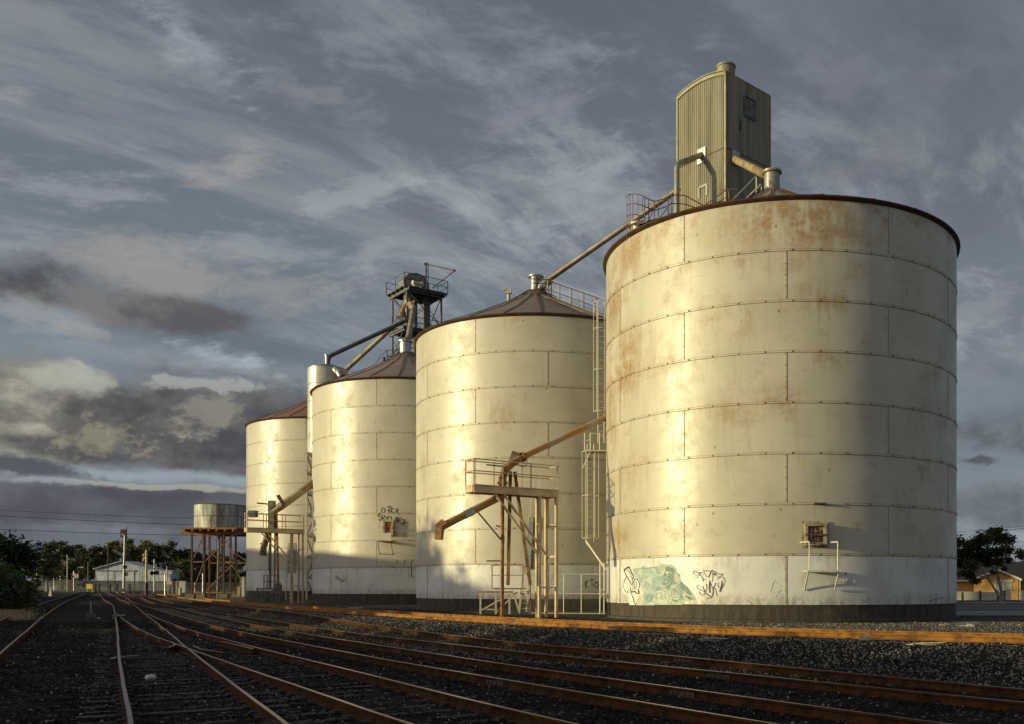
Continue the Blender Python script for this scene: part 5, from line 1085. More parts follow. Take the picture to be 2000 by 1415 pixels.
mb.bar(P(244.5, 1119, 178), P(250.5, 1119, 178), .1); mb.part('number_plates', M_dark, r)
# old water column
r, g_, top = pole('water_column', 286, 150, 1078, .38, plain('column_cream', (.72, .62, .36), .6, c2=(.46, .26, .12), sc_=1.2), 'old cream and rust water column with a stubby top arm and black foot', 'water column')
mb = Rel(); mb.tube([g_, g_+U*1.95], .24, 10); mb.part('black_foot', M_black, r, 40)
mb = Rel(); mb.tube([P(286, 1082, 150), P(286, 1074, 150)], [.24, .12], 10); mb.tube([P(286, 1090, 150), P(281, 1091, 150), P(279.5, 1097, 150)], .14, 8); mb.tube([P(281, 1082, 150), P(281, 1087, 150)], .16, 8); mb.part('top_arm', plain('arm_cream', (.62, .50, .26), .6), r, 50)
for (x, Y, yt, w, m, lb) in ((131.5, 200, 1084, .20, M_cream, 'pale yellow utility pole lit by the sun left of the shed'), (211, 215, 1071, .24, M_bark, 'dark timber pole standing before the left half of the shed'), (172, 235, 1098, .2, M_greysteel, 'grey lamp pole at the left corner of the shed'),
                          (278, 120, 1111, .08, M_bark, 'thin bare dark pole right of the railway signal'), (301.5, 190, 1093, .32, M_sigpost, 'pale crossing mast in front of the shed lean-to'), (326, 200, 1106, .26, M_cream, 'short cream post in front of the end of the lean-to'),
                          (322, 140, 1122, .14, M_galv, 'slim bright steel post before the lean-to'), (143, 260, 1095, .12, M_dark, 'thin dark pole behind the pale yellow pole'), (72, 185, 1113, .16, M_cream, 'pale post at the end of the dark hedge'), (396, 118, 1121, .1, M_galv, 'slender steel post left of the tank stand'), (381, 125, 1138, .22, M_cream, 'short cream post left of the tank stand'),
                          (238, 260, 1040+50, .1, M_greysteel, 'hair thin pole behind the railway signal'), (348, 260, 1086, .1, M_greysteel, 'hair thin pole beyond the fence right of the lean-to')):
    pole('pole', x, Y, yt, w, m, lb)
# crossing signals and boards
r, g_, top = pole('street_lamp', 144, 230, 1115, .16, M_galv, 'curved grey mast arm beside a white board at the level crossing', 'mast arm')
mb = Rel(); mb.tube([top, P(145.5, 1111, 230), P(150, 1110, 230), P(159, 1108, 230)], .09, 6); mb.box(P(160, 1108.5, 230), (.5, .3, .3)); mb.part('arm', M_galv, r)
bd = thing('sign_board', tuple(G(146, 228)), 'blank pale rectangular board beside the curved mast arm', 'board'); mb = Rel(); mb.box(P(146, 1125.5, 228), (1.85, .08, 1.05)); mb.part('panel', plain('board_grey', (.45, .46, .44), .7), bd); mb = Rel(); mb.bar(G(142, 228), P(142, 1122, 228), .1); mb.bar(G(150, 228), P(150, 1122, 228), .1); mb.part('post', M_greysteel, bd)
for x, yt, lb in ((98.5, 1112, 'red crossing lamp on a thin dark post by the far road'), (105.5, 1120, 'pale flashing signal post with cross arms by the far road'), (117.5, 1124, 'short pale signal post right of the cross armed one')):
    r, g_, top = pole('crossing_signal', x, 235, yt, .16, M_galv if x > 100 else M_dark, lb, 'crossing signal')
    mb = Rel(); mb.bar(top+Vector((-.45, 0, -.3)), top+Vector((.45, 0, .2)), .16); mb.bar(top+Vector((-.45, 0, .2)), top+Vector((.45, 0, -.3)), .16); mb.part('cross_arm', M_galv if x > 100 else M_dark, r)
    if x < 100: mb = Rel(); mb.tube([P(98.5, 1109.5, 235), P(98.5, 1109.5, 234.8)], .26, 10); mb.part('red_lamp', em, r)
mb = Rel(); r = thing('crossing_warning_lights', tuple(P(303, 1121, 188)), 'dark twin lamp bar on the pale crossing mast', 'warning lights'); mb.bar(P(295, 1121, 188), P(310, 1118, 188), .25, .5); mb.tube([P(297, 1120, 187.8), P(297, 1120, 187.5)], .42, 10); mb.tube([P(306, 1119, 187.8), P(306, 1119, 187.5)], .42, 10); mb.part('lamp_bar', M_black, r)
mb = Rel(); r = thing('crossing_cross', tuple(P(303, 1105, 189.5)), 'small white crossed boards high on the pale crossing mast', 'crossing sign'); mb.bar(P(300, 1112, 189), P(306, 1102, 189), .18); mb.bar(P(300, 1103, 189), P(305, 1111, 189), .18); mb.tube([P(297, 1096, 189), P(297, 1096, 188.8)], .22, 8); mb.part('boards', M_sigpost, r)
# cabinets and crossing boxes
M_cab = plain('cabinet_cream', (.52, .50, .38), .6, c2=(.40, .38, .28))
for x0, x1, y0, y1, Y, lb, m in ((346, 363.5, 1136, 1158, 150, 'wide cream equipment cabinet with closed doors', M_cab), (345, 347.5, 1137, 1160, 148, 'narrow bright yellow cabinet edge beside the wide one', M_pipeyel), (170, 182, 1141.5, 1150.5, 190, 'bright yellow box lit by the sun beyond the tracks', plain('bright_yellow', (.75, .60, .16), .6)), (327, 337.5, 1136, 1142, 165, 'small pale notice panel on two legs', M_cab), (349.5, 353.5, 1149, 1163, 140, 'small bright cream box on the ground', plain('pale_cream', (.66, .62, .42), .6))):
    a, b_ = P(x0, y0, Y), P(x1, y1, Y); gg = G((x0+x1)/2, Y); bt = b_.z; r = thing('equipment_cabinet', tuple(gg), lb, 'cabinet'); mb = Rel(); w_ = b_.x-a.x; c_ = Vector(((a.x+b_.x)/2, Y, (a.z+bt)/2)); mb.box(c_, (w_, .6, a.z-bt)); mb.box(c_+U*((a.z-bt)/2+.03), (w_+.08, .7, .06)); mb.part('case', m, r)
    mb = Rel()
    if bt > gg.z+.1:
        for s_ in (-1, 1): mb.bar((c_.x+s_*w_*.4, Y, gg.z-.1), (c_.x+s_*w_*.4, Y, bt), .1)
        mb.part('legs', m, r)
    elif w_ > .8:
        for f in (.02,): mb.bar(c_+Vector((f, -.31, -(a.z-bt)/2)), c_+Vector((f, -.31, (a.z-bt)/2)), .03)
        mb.part('door_gap', M_greysteel, r)

# ------------------------------------------------------------------ shed
Zh = 228; sh = thing('goods_shed', tuple(G(235, Zh)), 'large blue grey corrugated shed with a wide gable and a lower lean-to', 'shed')
M_shed = plain('shed_sheet', (.46, .51, .58), .55, .15, c2=(.26, .29, .33), sc_=.6, streak=True); M_shroof = plain('shed_roof', (.36, .40, .45), .5, .2, c2=(.28, .31, .35), sc_=.4)
gb_ = G(235, Zh).z-.3; a = P(187, 1112, Zh); pk = P(238.5, 1097.5, Zh); c_ = P(287, 1110.5, Zh); e_ = P(336, 1117, Zh); dep = 7
mb = Rel(); mb.prism([Vector((a.x, Zh, gb_)), Vector((c_.x, Zh, gb_)), c_, pk, a], (0, dep, 0)); mb.part('wall', M_shed, sh)
mb = Rel(); mb.prism([Vector((c_.x+.02, Zh+.05, gb_)), Vector((e_.x, Zh+.05, gb_)), Vector((e_.x, Zh+.05, e_.z)), Vector((c_.x+.02, Zh+.05, P(287, 1113, Zh).z))], (0, dep*.5, 0)); mb.part('lean_to', M_shed, sh)
mb = Rel()
for p0, p1 in ((a+Vector((-.5, 0, -.12)), pk), (pk, c_+Vector((.3, 0, -.1)))): mb.prism([p0+Vector((0, -.5, .02)), p1+Vector((0, -.5, .02)), p1+Vector((0, -.5, .22)), p0+Vector((0, -.5, .22))], (0, dep+1, 0))
p0, p1 = P(286, 1112.4, Zh), e_+Vector((.3, 0, 0)); mb.prism([p0+Vector((0, -.3, .02)), p1+Vector((0, -.3, .02)), p1+Vector((0, -.3, .2)), p0+Vector((0, -.3, .2))], (0, dep*.5+1, 0)); mb.part('roof', M_shroof, sh)
mb = Rel(); z_ = P(0, 1115.5, Zh).z; mb.box((P(228, 0, Zh).x, Zh-.08, z_), (9.5, .12, .3)); mb.box((P(318, 0, Zh).x, Zh-.02, P(0, 1122, Zh).z), (4.2, .1, .14)); mb.part('door_rail', M_greysteel, sh)
for x0, x1, y0 in ((190, 224, 1117), (226, 262, 1117), (312, 333, 1123)): a_, b_2 = P(x0, y0, Zh), P(x1, 0, Zh); mb = Rel(); mb.box(((a_.x+b_2.x)/2, Zh-.05, (a_.z+gb_)/2), (b_2.x-a_.x, .08, a_.z-gb_)); mb.part('sliding_door', plain('shed_door', (.48, .53, .60), .55, .1, c2=(.30, .33, .37), sc_=.5), sh)
mb = Rel(); mb.box((a.x-.06, Zh+.2, (a.z+gb_)/2), (.1, .5, a.z-gb_)); mb.part('corner_strip', plain('ochre_sunlit_side', (.62, .42, .14), .6), sh)  # ochre colour stands in for sunlight on the shed's left side
# far pale strip: road and crossing pavement
M_road = plain('road_asphalt', (.075, .073, .07), .85, c2=(.05, .05, .05), sc_=.4); M_conc = plain('concrete_pale', (.24, .235, .22), .85, c2=(.16, .155, .15), sc_=.6)
def strip(name, pts, lift, mat, kind='structure', thick=None, label=None, cat=None):
    mb = MB(); vs = [(p[0], p[1], gz(p[0], p[1])+lift) for p in pts]; k = len(vs)//2
    mb.add(vs, [(2*i, 2*i+1, 2*i+3, 2*i+2) for i in range(k-1)]); return tag(mb.build(name, mat), label, cat, kind=kind)
strip('road', [q for i in range(30) for q in ((-190+i*8, 199), (-190+i*8, 206))], .05, M_road)
strip('path', [q for i in range(30) for q in ((-190+i*8, 192.5), (-190+i*8, 195))], .05, M_conc)
# palisade fence and rails in front of the shed
def vfence(name, x0, x1, Y, ytop, n, label, mat, w=.05, railw=.07):
    r = thing(name, tuple(G(x0, Y)), label, 'fence'); mb = Rel(); g0 = G((x0+x1)/2, Y).z; zt_ = P(0, ytop, Y).z
    for k in range(n+1): x = x0+(x1-x0)*k/n; p = P(x, ytop, Y); mb.bar((p.x, Y, g0), (p.x, Y, zt_), w)
    mb.part('pickets', mat, r); mb = Rel()
    for f in (.12, .9): z = g0+(zt_-g0)*f; mb.bar((P(x0, 0, Y).x, Y+.05, z), (P(x1, 0, Y).x, Y+.05, z), railw)
    mb.part('fence_rail', mat, r); return r
vfence('palisade_fence', 150, 240, 208, 1134.5, 90, 'grey picket fence in front of the left half of the shed', M_greysteel, .06)
vfence('palisade_fence', 240, 345, 196, 1135.5, 110, 'dark picket fence from the railway signal to the cream cabinet', M_dark, .05)
vfence('palisade_fence', 365, 480, 170, 1138, 60, 'grey picket fence seen through the legs of the tank stand', M_greysteel, .05)
vfence('palisade_fence', 76, 150, 212, 1133, 50, 'low pale fence by the far level crossing', M_greysteel, .08)
for k, (x0, x1) in enumerate(((188, 236), (190, 200))):
    pass
r = thing('cattle_rail', tuple(G(200, 186)), 'dark low rail fence with thick square posts beyond the tracks', 'fence')
mb = Rel()
for x in (185.5, 193.5, 214.5, 228, 253): p = G(x, 186); mb.bar(p-U*.2, p+U*1.75, .32)
mb.part('posts', M_black, r); mb = Rel(); mb.bar(G(183, 186)+U*1.5, G(240, 186)+U*1.5, .16); mb.part('top_rail', plain('maroon', (.12, .05, .05), .7), r)
# far low cars/blocks by crossing
for x, lb in ((93, 'low white barrier block left of the crossing posts'), (108, 'low white barrier block right of the crossing posts')):
    p = G(x, 240); mb = MB(); mb.box((0, 0, .55), (1.75, .6, .9)); mb.box((0, 0, 1.1), (1.9, .4, .2)); o = mb.build('barrier_block', plain('barrier_white', (.45, .45, .43), .7)); o.location = p; tag(o, lb, 'barrier')

# points levers, marker, cone, scraps
def lever(x, Y, h, tilt, label):
    g_ = G(x, Y); r = thing('points_lever', tuple(g_), label, 'points lever'); mb = Rel(); mb.bar(g_+U*.05, g_+Vector((tilt, 0, h)), .05); mb.part('handle', M_galv, r); mb = Rel(); mb.box(g_+U*.08, (.42, .3, .14)); mb.box(g_+Vector((.12, -.05, .15)), (.1, .2, .3)); mb.box(g_+Vector((-.12, -.05, .15)), (.1, .2, .2)); mb.part('base', M_greysteel, r)
lever(177.5, 55.5, .92, .0, 'upright steel points lever between the left tracks'); lever(246.5, 80, 1.0, -.12, 'leaning points lever in the ballast below the railway signal'); 
g_ = G(228, 52); r = thing('points_lever', tuple(g_), 'points lever lying flat beside the turnout blades', 'points lever'); mb = Rel(); mb.bar(g_+Vector((-.2, 0, .22)), g_+Vector((.42, .1, .24)), .06); mb.part('handle', M_galv, r); mb = Rel(); mb.box(g_+U*.1, (.3, .3, .2)); mb.box(g_+Vector((-.05, 0, .28)), (.08, .1, .24)); mb.part('base', M_greysteel, r)
g_ = G(98, 140); r = thing('track_marker', tuple(g_), 'small white peaked track marker by the leftmost track', 'marker'); mb = Rel(); mb.prism([g_+Vector((-.28, 0, 0)), g_+Vector((.2, 0, 0)), g_+Vector((.05, 0, 1.4)), g_+Vector((-.0, 0, 1.4))], (0, .15, 0)); mb.part('board', plain('marker_white', (.6, .6, .56), .6), r)
p_ = G(294, 17.8); mb = MB(); mb.lathe([(.085, .02), (.10, .05), (.085, .10), (.05, .11), (.01, .08)], (0, 0, 0), 14); mb.tube([(-.06, 0, .05), (.08, .02, .06)], [.05, .035], 8); o = mb.build('crushed_can', plain('litter_white', (.56, .54, .50), .5, c2=(.42, .3, .25), sc_=5, lo=.55, hi=.6), smooth=60); o.location = p_; tag(o, 'crumpled white and red drink can between the rails at lower left', 'litter')
def scrap(x, Y, s_, label, c=(.5, .5, .47), seed=0):
    rr_ = random.Random(seed); p_ = G(x, Y); mb = MB()
    for k in range(3):
        q = Vector((rr_.uniform(-s_, s_), rr_.uniform(-s_, s_)*.5, .03)); d_ = Vector((rr_.uniform(-s_, s_), rr_.uniform(-s_, s_), rr_.uniform(0, s_*.5))); mb.add([q, q+d_, q+d_+Vector((s_*.5, s_*.3, .03)), q+Vector((s_*.6, 0, 0.01))], [(0, 1, 2, 3)]); mb.add([v+Vector((0, 0, .006)) for v in (q, q+d_, q+d_+Vector((s_*.5, s_*.3, .03)), q+Vector((s_*.6, 0, 0.01)))], [(3, 2, 1, 0)])
    o = mb.build('paper_scrap', plain('litter_'+str(seed), c, .7)); o.location = p_; tag(o, label, 'litter')
scrap(297, 155, .35, 'white bag lying on the ballast at the foot of the water column', seed=1); scrap(190, 52, .13, 'white scrap right of the upright points lever', seed=2); scrap(76, 23, .07, 'pale scrap on the dark ballast at far left', (.3, .29, .27), 3); scrap(257, 13.8, .06, 'small torn wrapper beside the rail at the lower left', seed=4)
# broken plate beside the rail
p_ = G(241, 22.5); mb = MB(); 
arc = [(-.10+.55*(1-math.cos(a))*.5, .62*math.sin(a)) for a in np.linspace(-1.2, 1.2, 10)]
for (x0, y0), (x1, y1) in zip(arc, arc[1:]): mb.bar((x0, y0, .08), (x1, y1, .08), .11, .05)
o = mb.build('bent_iron_strip', M_railtop); o.location = p_; tag(o, 'curved worn iron strip lying between the rails at the lower left', 'iron strip')
# white hose and wire tangles by the siding, blown bag
def tangle(x, Y, s_, n, r_, label, mat, cat='wire', seed=0, name='wire_tangle'):
    rr_ = random.Random(seed); p_ = G(x, Y); pts_ = [(rr_.uniform(-s_, s_), rr_.uniform(-.25, .25), rr_.uniform(.01, s_*.25)) for _ in range(n)]; L = []
    for a_, b__ in zip(pts_, pts_[1:]): L.append(a_)
    mb = MB(); mb.tube(L, r_, 5); o = mb.build(name, mat, smooth=60); o.location = p_; tag(o, label, cat)
tangle(1398, 23.6, .42, 9, .012, 'tangle of pale wire on the gravel bank before the nearest silo', plain('wire_pale', (.55, .52, .45), .6), seed=3)
tangle(1895, 31, .45, 12, .035, 'grey crumpled plastic on the ground right of the nearest silo', plain('plastic_grey', (.30, .29, .28), .6), 'litter', seed=5, name='crumpled_plastic')
tangle(1800, 20.9, .5, 8, .012, 'dry pale stalks caught against the siding rail', plain('straw', (.5, .45, .3), .8), 'straw', seed=8, name='dry_stalks')
tangle(696, 56, .6, 10, .03, 'small heap of pale rubble at the foot of the third silo', plain('rubble', (.3, .29, .27), .8), 'rubble', seed=9, name='rubble_heap')
q = G(1689, 22.05); mb = MB(); mb.box((0, 0, .09), (.26, .05, .11)); mb.box((0, -.03, .09), (.20, .02, .07)); o = mb.build('rail_plate', plain('lichen_plate', (.42, .41, .34), .8, c2=(.25, .24, .2), sc_=20)); o.location = (q.x, q.y, q.z); tag(o, 'pale rounded plate fixed against the siding rail', 'plate')

# ------------------------------------------------------------------ trees
def leaves(centers, radii, n, size, mat, name, root, flat=.75, seed=0):
    rg = np.random.default_rng(seed); C_ = np.array(centers, float); R0 = np.array(radii, float); w = R0**2; idx = rg.choice(len(C_), n, p=w/w.sum())
    d = rg.normal(size=(n, 3)); d /= np.linalg.norm(d, axis=1)[:, None]; rad = np.minimum(np.abs(rg.normal(0, .62, n)), 1.55); p = C_[idx]+d*(R0[idx]*rad)[:, None]*np.array([1, 1, flat])
    u = rg.normal(size=(n, 3)); u[:, 2] *= .6; u /= np.linalg.norm(u, axis=1)[:, None]; v = np.cross(u, rg.normal(size=(n, 3))); v /= np.linalg.norm(v, axis=1)[:, None]; s_ = size*(.6+.8*rg.random(n))[:, None]
    V_ = np.stack([p-u*s_, p+v*s_*.55, p+u*s_, p-v*s_*.55], 1).reshape(-1, 3)
    me = bpy.data.meshes.new(name); me.vertices.add(n*4); me.vertices.foreach_set('co', (V_-np.array(root.location)).astype('f').ravel()); me.loops.add(n*4); me.loops.foreach_set('vertex_index', np.arange(n*4, dtype='i')); me.polygons.add(n); me.polygons.foreach_set('loop_start', (np.arange(n)*4).astype('i')); me.update(calc_edges=True); me.materials.append(mat)
    o = bpy.data.objects.new(name, me); COL.objects.link(o); o.parent = root; return o
def tree(x, Y, ytop, halfw, mat, label, cat='tree', name='tree', n=3500, size=.35, seed=0, crownlow=.35, bark=None, group=None, lean=0.0, clumps=None, gx_=None):
    rr_ = random.Random(seed*7+1); g_ = G(x, Y) if gx_ is None else Vector((gx_, Y, gz(gx_, Y))); H = EYE-(ytop-CY)*Y/F-g_.z; W = halfw*Y/F; r = thing(name, tuple(g_), label, cat, group)
    nc = clumps or 12; cs_, rs_ = [], []; mb = Rel(); fork = g_+Vector((lean*.5, 0, H*crownlow*.9))
    mb.tube([g_-U*.2, g_+Vector((lean*.2, 0, H*crownlow*.5)), fork], [H*.03, H*.022, H*.018], 7)
    for k in range(nc):
        a_ = rr_.uniform(0, 6.283); q = rr_.random()**.6; zf_ = rr_.uniform(crownlow, .9); wf = math.sin(math.pi*min(1, (zf_-crownlow*.6)/(1.05-crownlow*.6)))**.6
        c0 = g_+Vector((lean+math.cos(a_)*W*.72*q*wf, math.sin(a_)*W*.72*q*wf, H*zf_)); rs = min(W, H*.5)*rr_.uniform(.34, .56)
        if c0.z+rs*.75 > g_.z+H: c0.z = g_.z+H-rs*.75
        cs_.append(tuple(c0)); rs_.append(rs); mid_ = fork.lerp(c0, .5)+Vector((0, 0, -H*.04)); mb.tube([fork, mid_, c0], [H*.012, H*.008, H*.003], 5, cap=False)
    mb.part('trunk', bark or M_bark, r, 50); leaves(cs_, rs_, n, size, mat, 'crown', r, seed=seed); return r
TL = 'trees along the far edge of the yard'
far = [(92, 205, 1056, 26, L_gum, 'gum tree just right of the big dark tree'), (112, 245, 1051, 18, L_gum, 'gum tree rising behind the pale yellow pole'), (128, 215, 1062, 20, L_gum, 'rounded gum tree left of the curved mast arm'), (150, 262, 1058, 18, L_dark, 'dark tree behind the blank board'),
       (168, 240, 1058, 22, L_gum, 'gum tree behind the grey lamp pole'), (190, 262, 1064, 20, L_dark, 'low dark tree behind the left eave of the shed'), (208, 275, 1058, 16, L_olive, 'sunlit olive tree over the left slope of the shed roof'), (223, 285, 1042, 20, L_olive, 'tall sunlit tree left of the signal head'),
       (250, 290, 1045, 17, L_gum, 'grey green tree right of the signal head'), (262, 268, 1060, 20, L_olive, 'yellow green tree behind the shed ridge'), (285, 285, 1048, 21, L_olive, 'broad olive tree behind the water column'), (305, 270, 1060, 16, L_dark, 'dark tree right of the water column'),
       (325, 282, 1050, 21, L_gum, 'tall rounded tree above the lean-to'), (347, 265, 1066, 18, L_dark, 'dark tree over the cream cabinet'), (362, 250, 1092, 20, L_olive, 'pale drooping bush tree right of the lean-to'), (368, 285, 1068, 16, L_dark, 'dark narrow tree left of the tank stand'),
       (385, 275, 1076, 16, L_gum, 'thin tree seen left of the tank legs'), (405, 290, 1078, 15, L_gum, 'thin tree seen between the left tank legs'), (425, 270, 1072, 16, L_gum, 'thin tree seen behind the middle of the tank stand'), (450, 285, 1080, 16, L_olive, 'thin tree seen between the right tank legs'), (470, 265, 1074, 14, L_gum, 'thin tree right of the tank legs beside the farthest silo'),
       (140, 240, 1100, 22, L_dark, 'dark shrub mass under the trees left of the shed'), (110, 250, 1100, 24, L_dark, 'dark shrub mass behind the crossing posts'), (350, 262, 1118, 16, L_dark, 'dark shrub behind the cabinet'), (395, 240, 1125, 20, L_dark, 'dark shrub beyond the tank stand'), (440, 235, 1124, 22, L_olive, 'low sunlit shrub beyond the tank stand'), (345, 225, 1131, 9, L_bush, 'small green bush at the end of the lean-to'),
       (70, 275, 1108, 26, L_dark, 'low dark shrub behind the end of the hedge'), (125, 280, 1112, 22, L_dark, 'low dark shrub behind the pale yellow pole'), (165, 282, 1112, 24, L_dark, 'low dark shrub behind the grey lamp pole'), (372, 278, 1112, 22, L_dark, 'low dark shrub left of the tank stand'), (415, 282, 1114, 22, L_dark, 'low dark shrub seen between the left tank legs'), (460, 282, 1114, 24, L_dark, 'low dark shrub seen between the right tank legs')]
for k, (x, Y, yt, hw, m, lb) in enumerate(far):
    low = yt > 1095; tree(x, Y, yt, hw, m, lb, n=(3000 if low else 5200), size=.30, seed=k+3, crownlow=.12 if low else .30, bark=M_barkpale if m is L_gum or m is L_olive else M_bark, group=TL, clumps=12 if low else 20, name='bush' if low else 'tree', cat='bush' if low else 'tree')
tree(20, 125, 1034, 75, L_dark, 'big dark broad tree at the left edge of the picture', n=16000, size=.30, seed=51, crownlow=.14, clumps=34, gx_=-84.0)
tree(-90, 115, 1050, 70, L_dark, 'second dark tree mostly outside the left edge', n=7000, size=.30, seed=52, crownlow=.1, clumps=20, gx_=-90.0)
def hedge(x0, x1, Y0, Y1, ytop, label, n, mat, seed, r0=1.2):
    g0 = G((x0+x1)/2, (Y0+Y1)/2); r = thing('hedge', tuple(g0), label, 'hedge'); cs_, rs_ = [], []; rr_ = random.Random(seed)
    for k in range(46):
        f = k/45+rr_.uniform(-.02, .02); x = x0+(x1-x0)*f; Y = Y0+(Y1-Y0)*rr_.random(); H = (CY-ytop(x))*Y/F+EYE; g_ = G(x, Y)
        for q in range(3): rr0 = r0*rr_.uniform(.7, 1.1); cs_.append((g_.x, g_.y+rr_.uniform(-.6, .6), g_.z+max(.3, (H-g_.z-rr0*.75)*(q+.4)/2.5))); rs_.append(rr0)
    mb = Rel()
    for k in range(0, len(cs_), 6): mb.tube([Vector((cs_[k][0], cs_[k][1], gz(cs_[k][0], cs_[k][1])-.1)), Vector(cs_[k])], [.08, .03], 5)
    mb.part('stems', M_bark, r); leaves(cs_, rs_, n, .16, mat, 'foliage', r, seed=seed, flat=.9)
hedge(-110, 44, 66, 84, lambda x: 1097+max(0, x-5)*1.0, 'dense dark hedge bulging over the left edge of the yard', 34000, L_bush, 61, 1.15)
tree(70, 150, 1120, 9, L_bush, 'small green bush at the right end of the dark hedge', 'bush', 'bush', 700, .2, 62, .1)
# dry grass below the hedge, weeds
def grass(name, n, fn, h, mat, label, cat='grass', seed=0):
    rg = np.random.default_rng(seed); X, Y = fn(rg, n); Zg_ = ground(X, Y); a_ = rg.random(n)*6.283; hh = h*(.5+rg.random(n)); w = .012+.01*rg.random(n)
    p = np.stack([X, Y, Zg_-.01], 1); sd = np.stack([np.cos(a_), np.sin(a_), 0*a_], 1)*w[:, None]*2.0; up = np.stack([rg.normal(0, .35, n)*hh, rg.normal(0, .35, n)*hh, hh], 1)
    V_ = np.stack([p-sd, p+sd, p+up], 1).reshape(-1, 3); me = bpy.data.meshes.new(name); me.vertices.add(n*3); me.vertices.foreach_set('co', V_.astype('f').ravel()); me.loops.add(n*3); me.loops.foreach_set('vertex_index', np.arange(n*3, dtype='i')); me.polygons.add(n); me.polygons.foreach_set('loop_start', (np.arange(n)*3).astype('i')); me.update(calc_edges=True); me.materials.append(mat)
    o = bpy.data.objects.new(name, me); COL.objects.link(o); tag(o, label, cat, kind='stuff')
M_dry = plain('dry_grass', (.36, .29, .19), .9, c2=(.24, .19, .12), sc_=2)
grass('dry_grass', 6500, lambda rg, n: ((lambda Y: ((rg.normal(15, 22, n)-CX)*Y/F, Y))(rg.uniform(50, 82, n))), .20, M_dry, 'pale dry grass along the foot of the hedge', seed=3)
grass('yard_weeds', 1200, lambda rg, n: (rg.uniform(-9, 16, n), 33.2+rg.normal(0, 1.0, n)-np.abs(rg.uniform(-1, 1, n))), .035, M_dry, 'sparse dry weeds at the foot of the nearest silo', 'weeds', seed=5)

# ------------------------------------------------------------------ right side: road, kerb, house, trees
def line_strip(name, x0, x1, Y, w, lift, mat):
    pts_ = []
    for k in range(25): X = x0+(x1-x0)*k/24; pts_ += [(X, Y(X)), (X, Y(X)+w)]
    return strip(name, pts_, lift, mat)
line_strip('path', 12, 90, lambda X: 42.5-(X-14)*.10, 9.5, .03, M_conc); line_strip('road', 12, 120, lambda X: 53-(X-14)*.06, 22, .034, M_road); line_strip('path', 12, 120, lambda X: 77.5-(X-20)*.03, 3.0, .05, plain('footpath', (.30, .28, .24), .85))
hs = thing('brick_house', tuple(G(1949, 99)), 'orange brick house with a white trimmed gable and curtained windows', 'house')
def brick():
    m, t, b, v = newmat('orange_brick'); x, y, z = sepa(v); n = t.nodes.new('ShaderNodeTexBrick'); t.links.new(comb(t, x+y*.3, z, 0.0).k, n.inputs['Vector']); n.inputs['Scale'].default_value = 4.0; n.inputs['Color1'].default_value = (.60, .29, .06, 1); n.inputs['Color2'].default_value = (.70, .38, .10, 1); n.inputs['Mortar'].default_value = (.5, .38, .2, 1); n.inputs['Mortar Size'].default_value = .02
    t.links.new(n.outputs[0], b.inputs['Base Color']); wire(t, b, 'Roughness', .85); return m
M_brick = brick(); M_trim = plain('cream_trim', (.74, .70, .58), .6); M_tile = plain('dark_tiles', (.10, .075, .065), .7, c2=(.06, .05, .05), sc_=2)
hz_ = G(1949, 99).z-.2; ha = R_(-16); hx = Vector((math.cos(ha), math.sin(ha), 0)); hy = Vector((-math.sin(ha), math.cos(ha), 0)); HA = (hx, hy, U); h0 = Vector((G(1949, 99).x, 99, 0)); hp_ = lambda l, w_, z: h0+hx*l+hy*w_+U*z
ez = P(0, 1132, 99).z; pz = P(0, 1114.5, 99).z
mb = Rel(); mb.prism([hp_(-2.3, 0, hz_), hp_(2.0, 0, hz_), hp_(2.0, 0, ez), hp_(0, 0, pz-.15), hp_(-2.3, 0, ez)], hy*9); mb.box(hp_(-6.5, 6.3, (hz_+ez)/2), (8.5, 9, ez-hz_), HA); mb.box(hp_(6.5, 7.3, (hz_+ez)/2), (9, 9, ez-hz_), HA); mb.part('wall', M_brick, hs)
mb = Rel()
for a_, b__ in ((hp_(-2.7, -.35, ez-.12), hp_(0, -.35, pz)), (hp_(0, -.35, pz), hp_(2.25, -.35, ez-.1))): mb.prism([a_, b__, b__+U*.1, a_+U*.1], hy*9)
top_ = 2.0
A4 = [hp_(-11.3, 1.4, ez-.05), hp_(11.5, 1.4, ez-.05), hp_(11.5, 12.2, ez-.05), hp_(-11.3, 12.2, ez-.05)]; R2_ = [hp_(-7, 6.8, ez+top_), hp_(8, 6.8, ez+top_)]
mb.add(A4+R2_, [(0, 1, 5, 4), (1, 2, 5), (2, 3, 4, 5), (3, 0, 4), (0, 3, 2, 1)]); mb.part('roof', M_tile, hs)
mb = Rel()
for a_, b__ in ((hp_(-2.75, -.4, ez-.2), hp_(0, -.4, pz-.05)), (hp_(0, -.4, pz-.05), hp_(2.3, -.4, ez-.18))): mb.prism([a_, b__, b__+U*.22, a_+U*.22], hy*.06)
mb.box(hp_(-6.9, 1.35, ez-.12), (8.8, .1, .16), HA); mb.box(hp_(6.9, 2.3, ez-.12), (9.2, .1, .16), HA); mb.part('barge_board', M_trim, hs)
M_curt = plain('curtain', (.42, .44, .36), .6, c2=(.24, .26, .23), sc_=6, streak=True)
def window(l, w_, z0, z1, ww):
    f = Rel(); zc_ = (z0+z1)/2; f.box(hp_(l, w_-.04, z1+.1), (ww+.3, .14, .16), HA); f.box(hp_(l, w_-.03, z0-.05), (ww+.2, .12, .1), HA)
    for s_ in (-1, 0, 1): f.box(hp_(l+s_*ww/2, w_-.03, zc_), (.06, .08, z1-z0), HA)
    fo = f.part('window', M_trim, hs); g2 = Rel(); g2.box(hp_(l, w_-.012, zc_), (ww, .02, z1-z0), HA); g2.part('pane', M_curt, fo)
zz0, zz1 = P(0, 1155, 99).z, P(0, 1137, 99).z
window(.55, 0, zz0, zz1, 1.5); window(-4.6, 1.8, zz0, zz1, 1.55); 
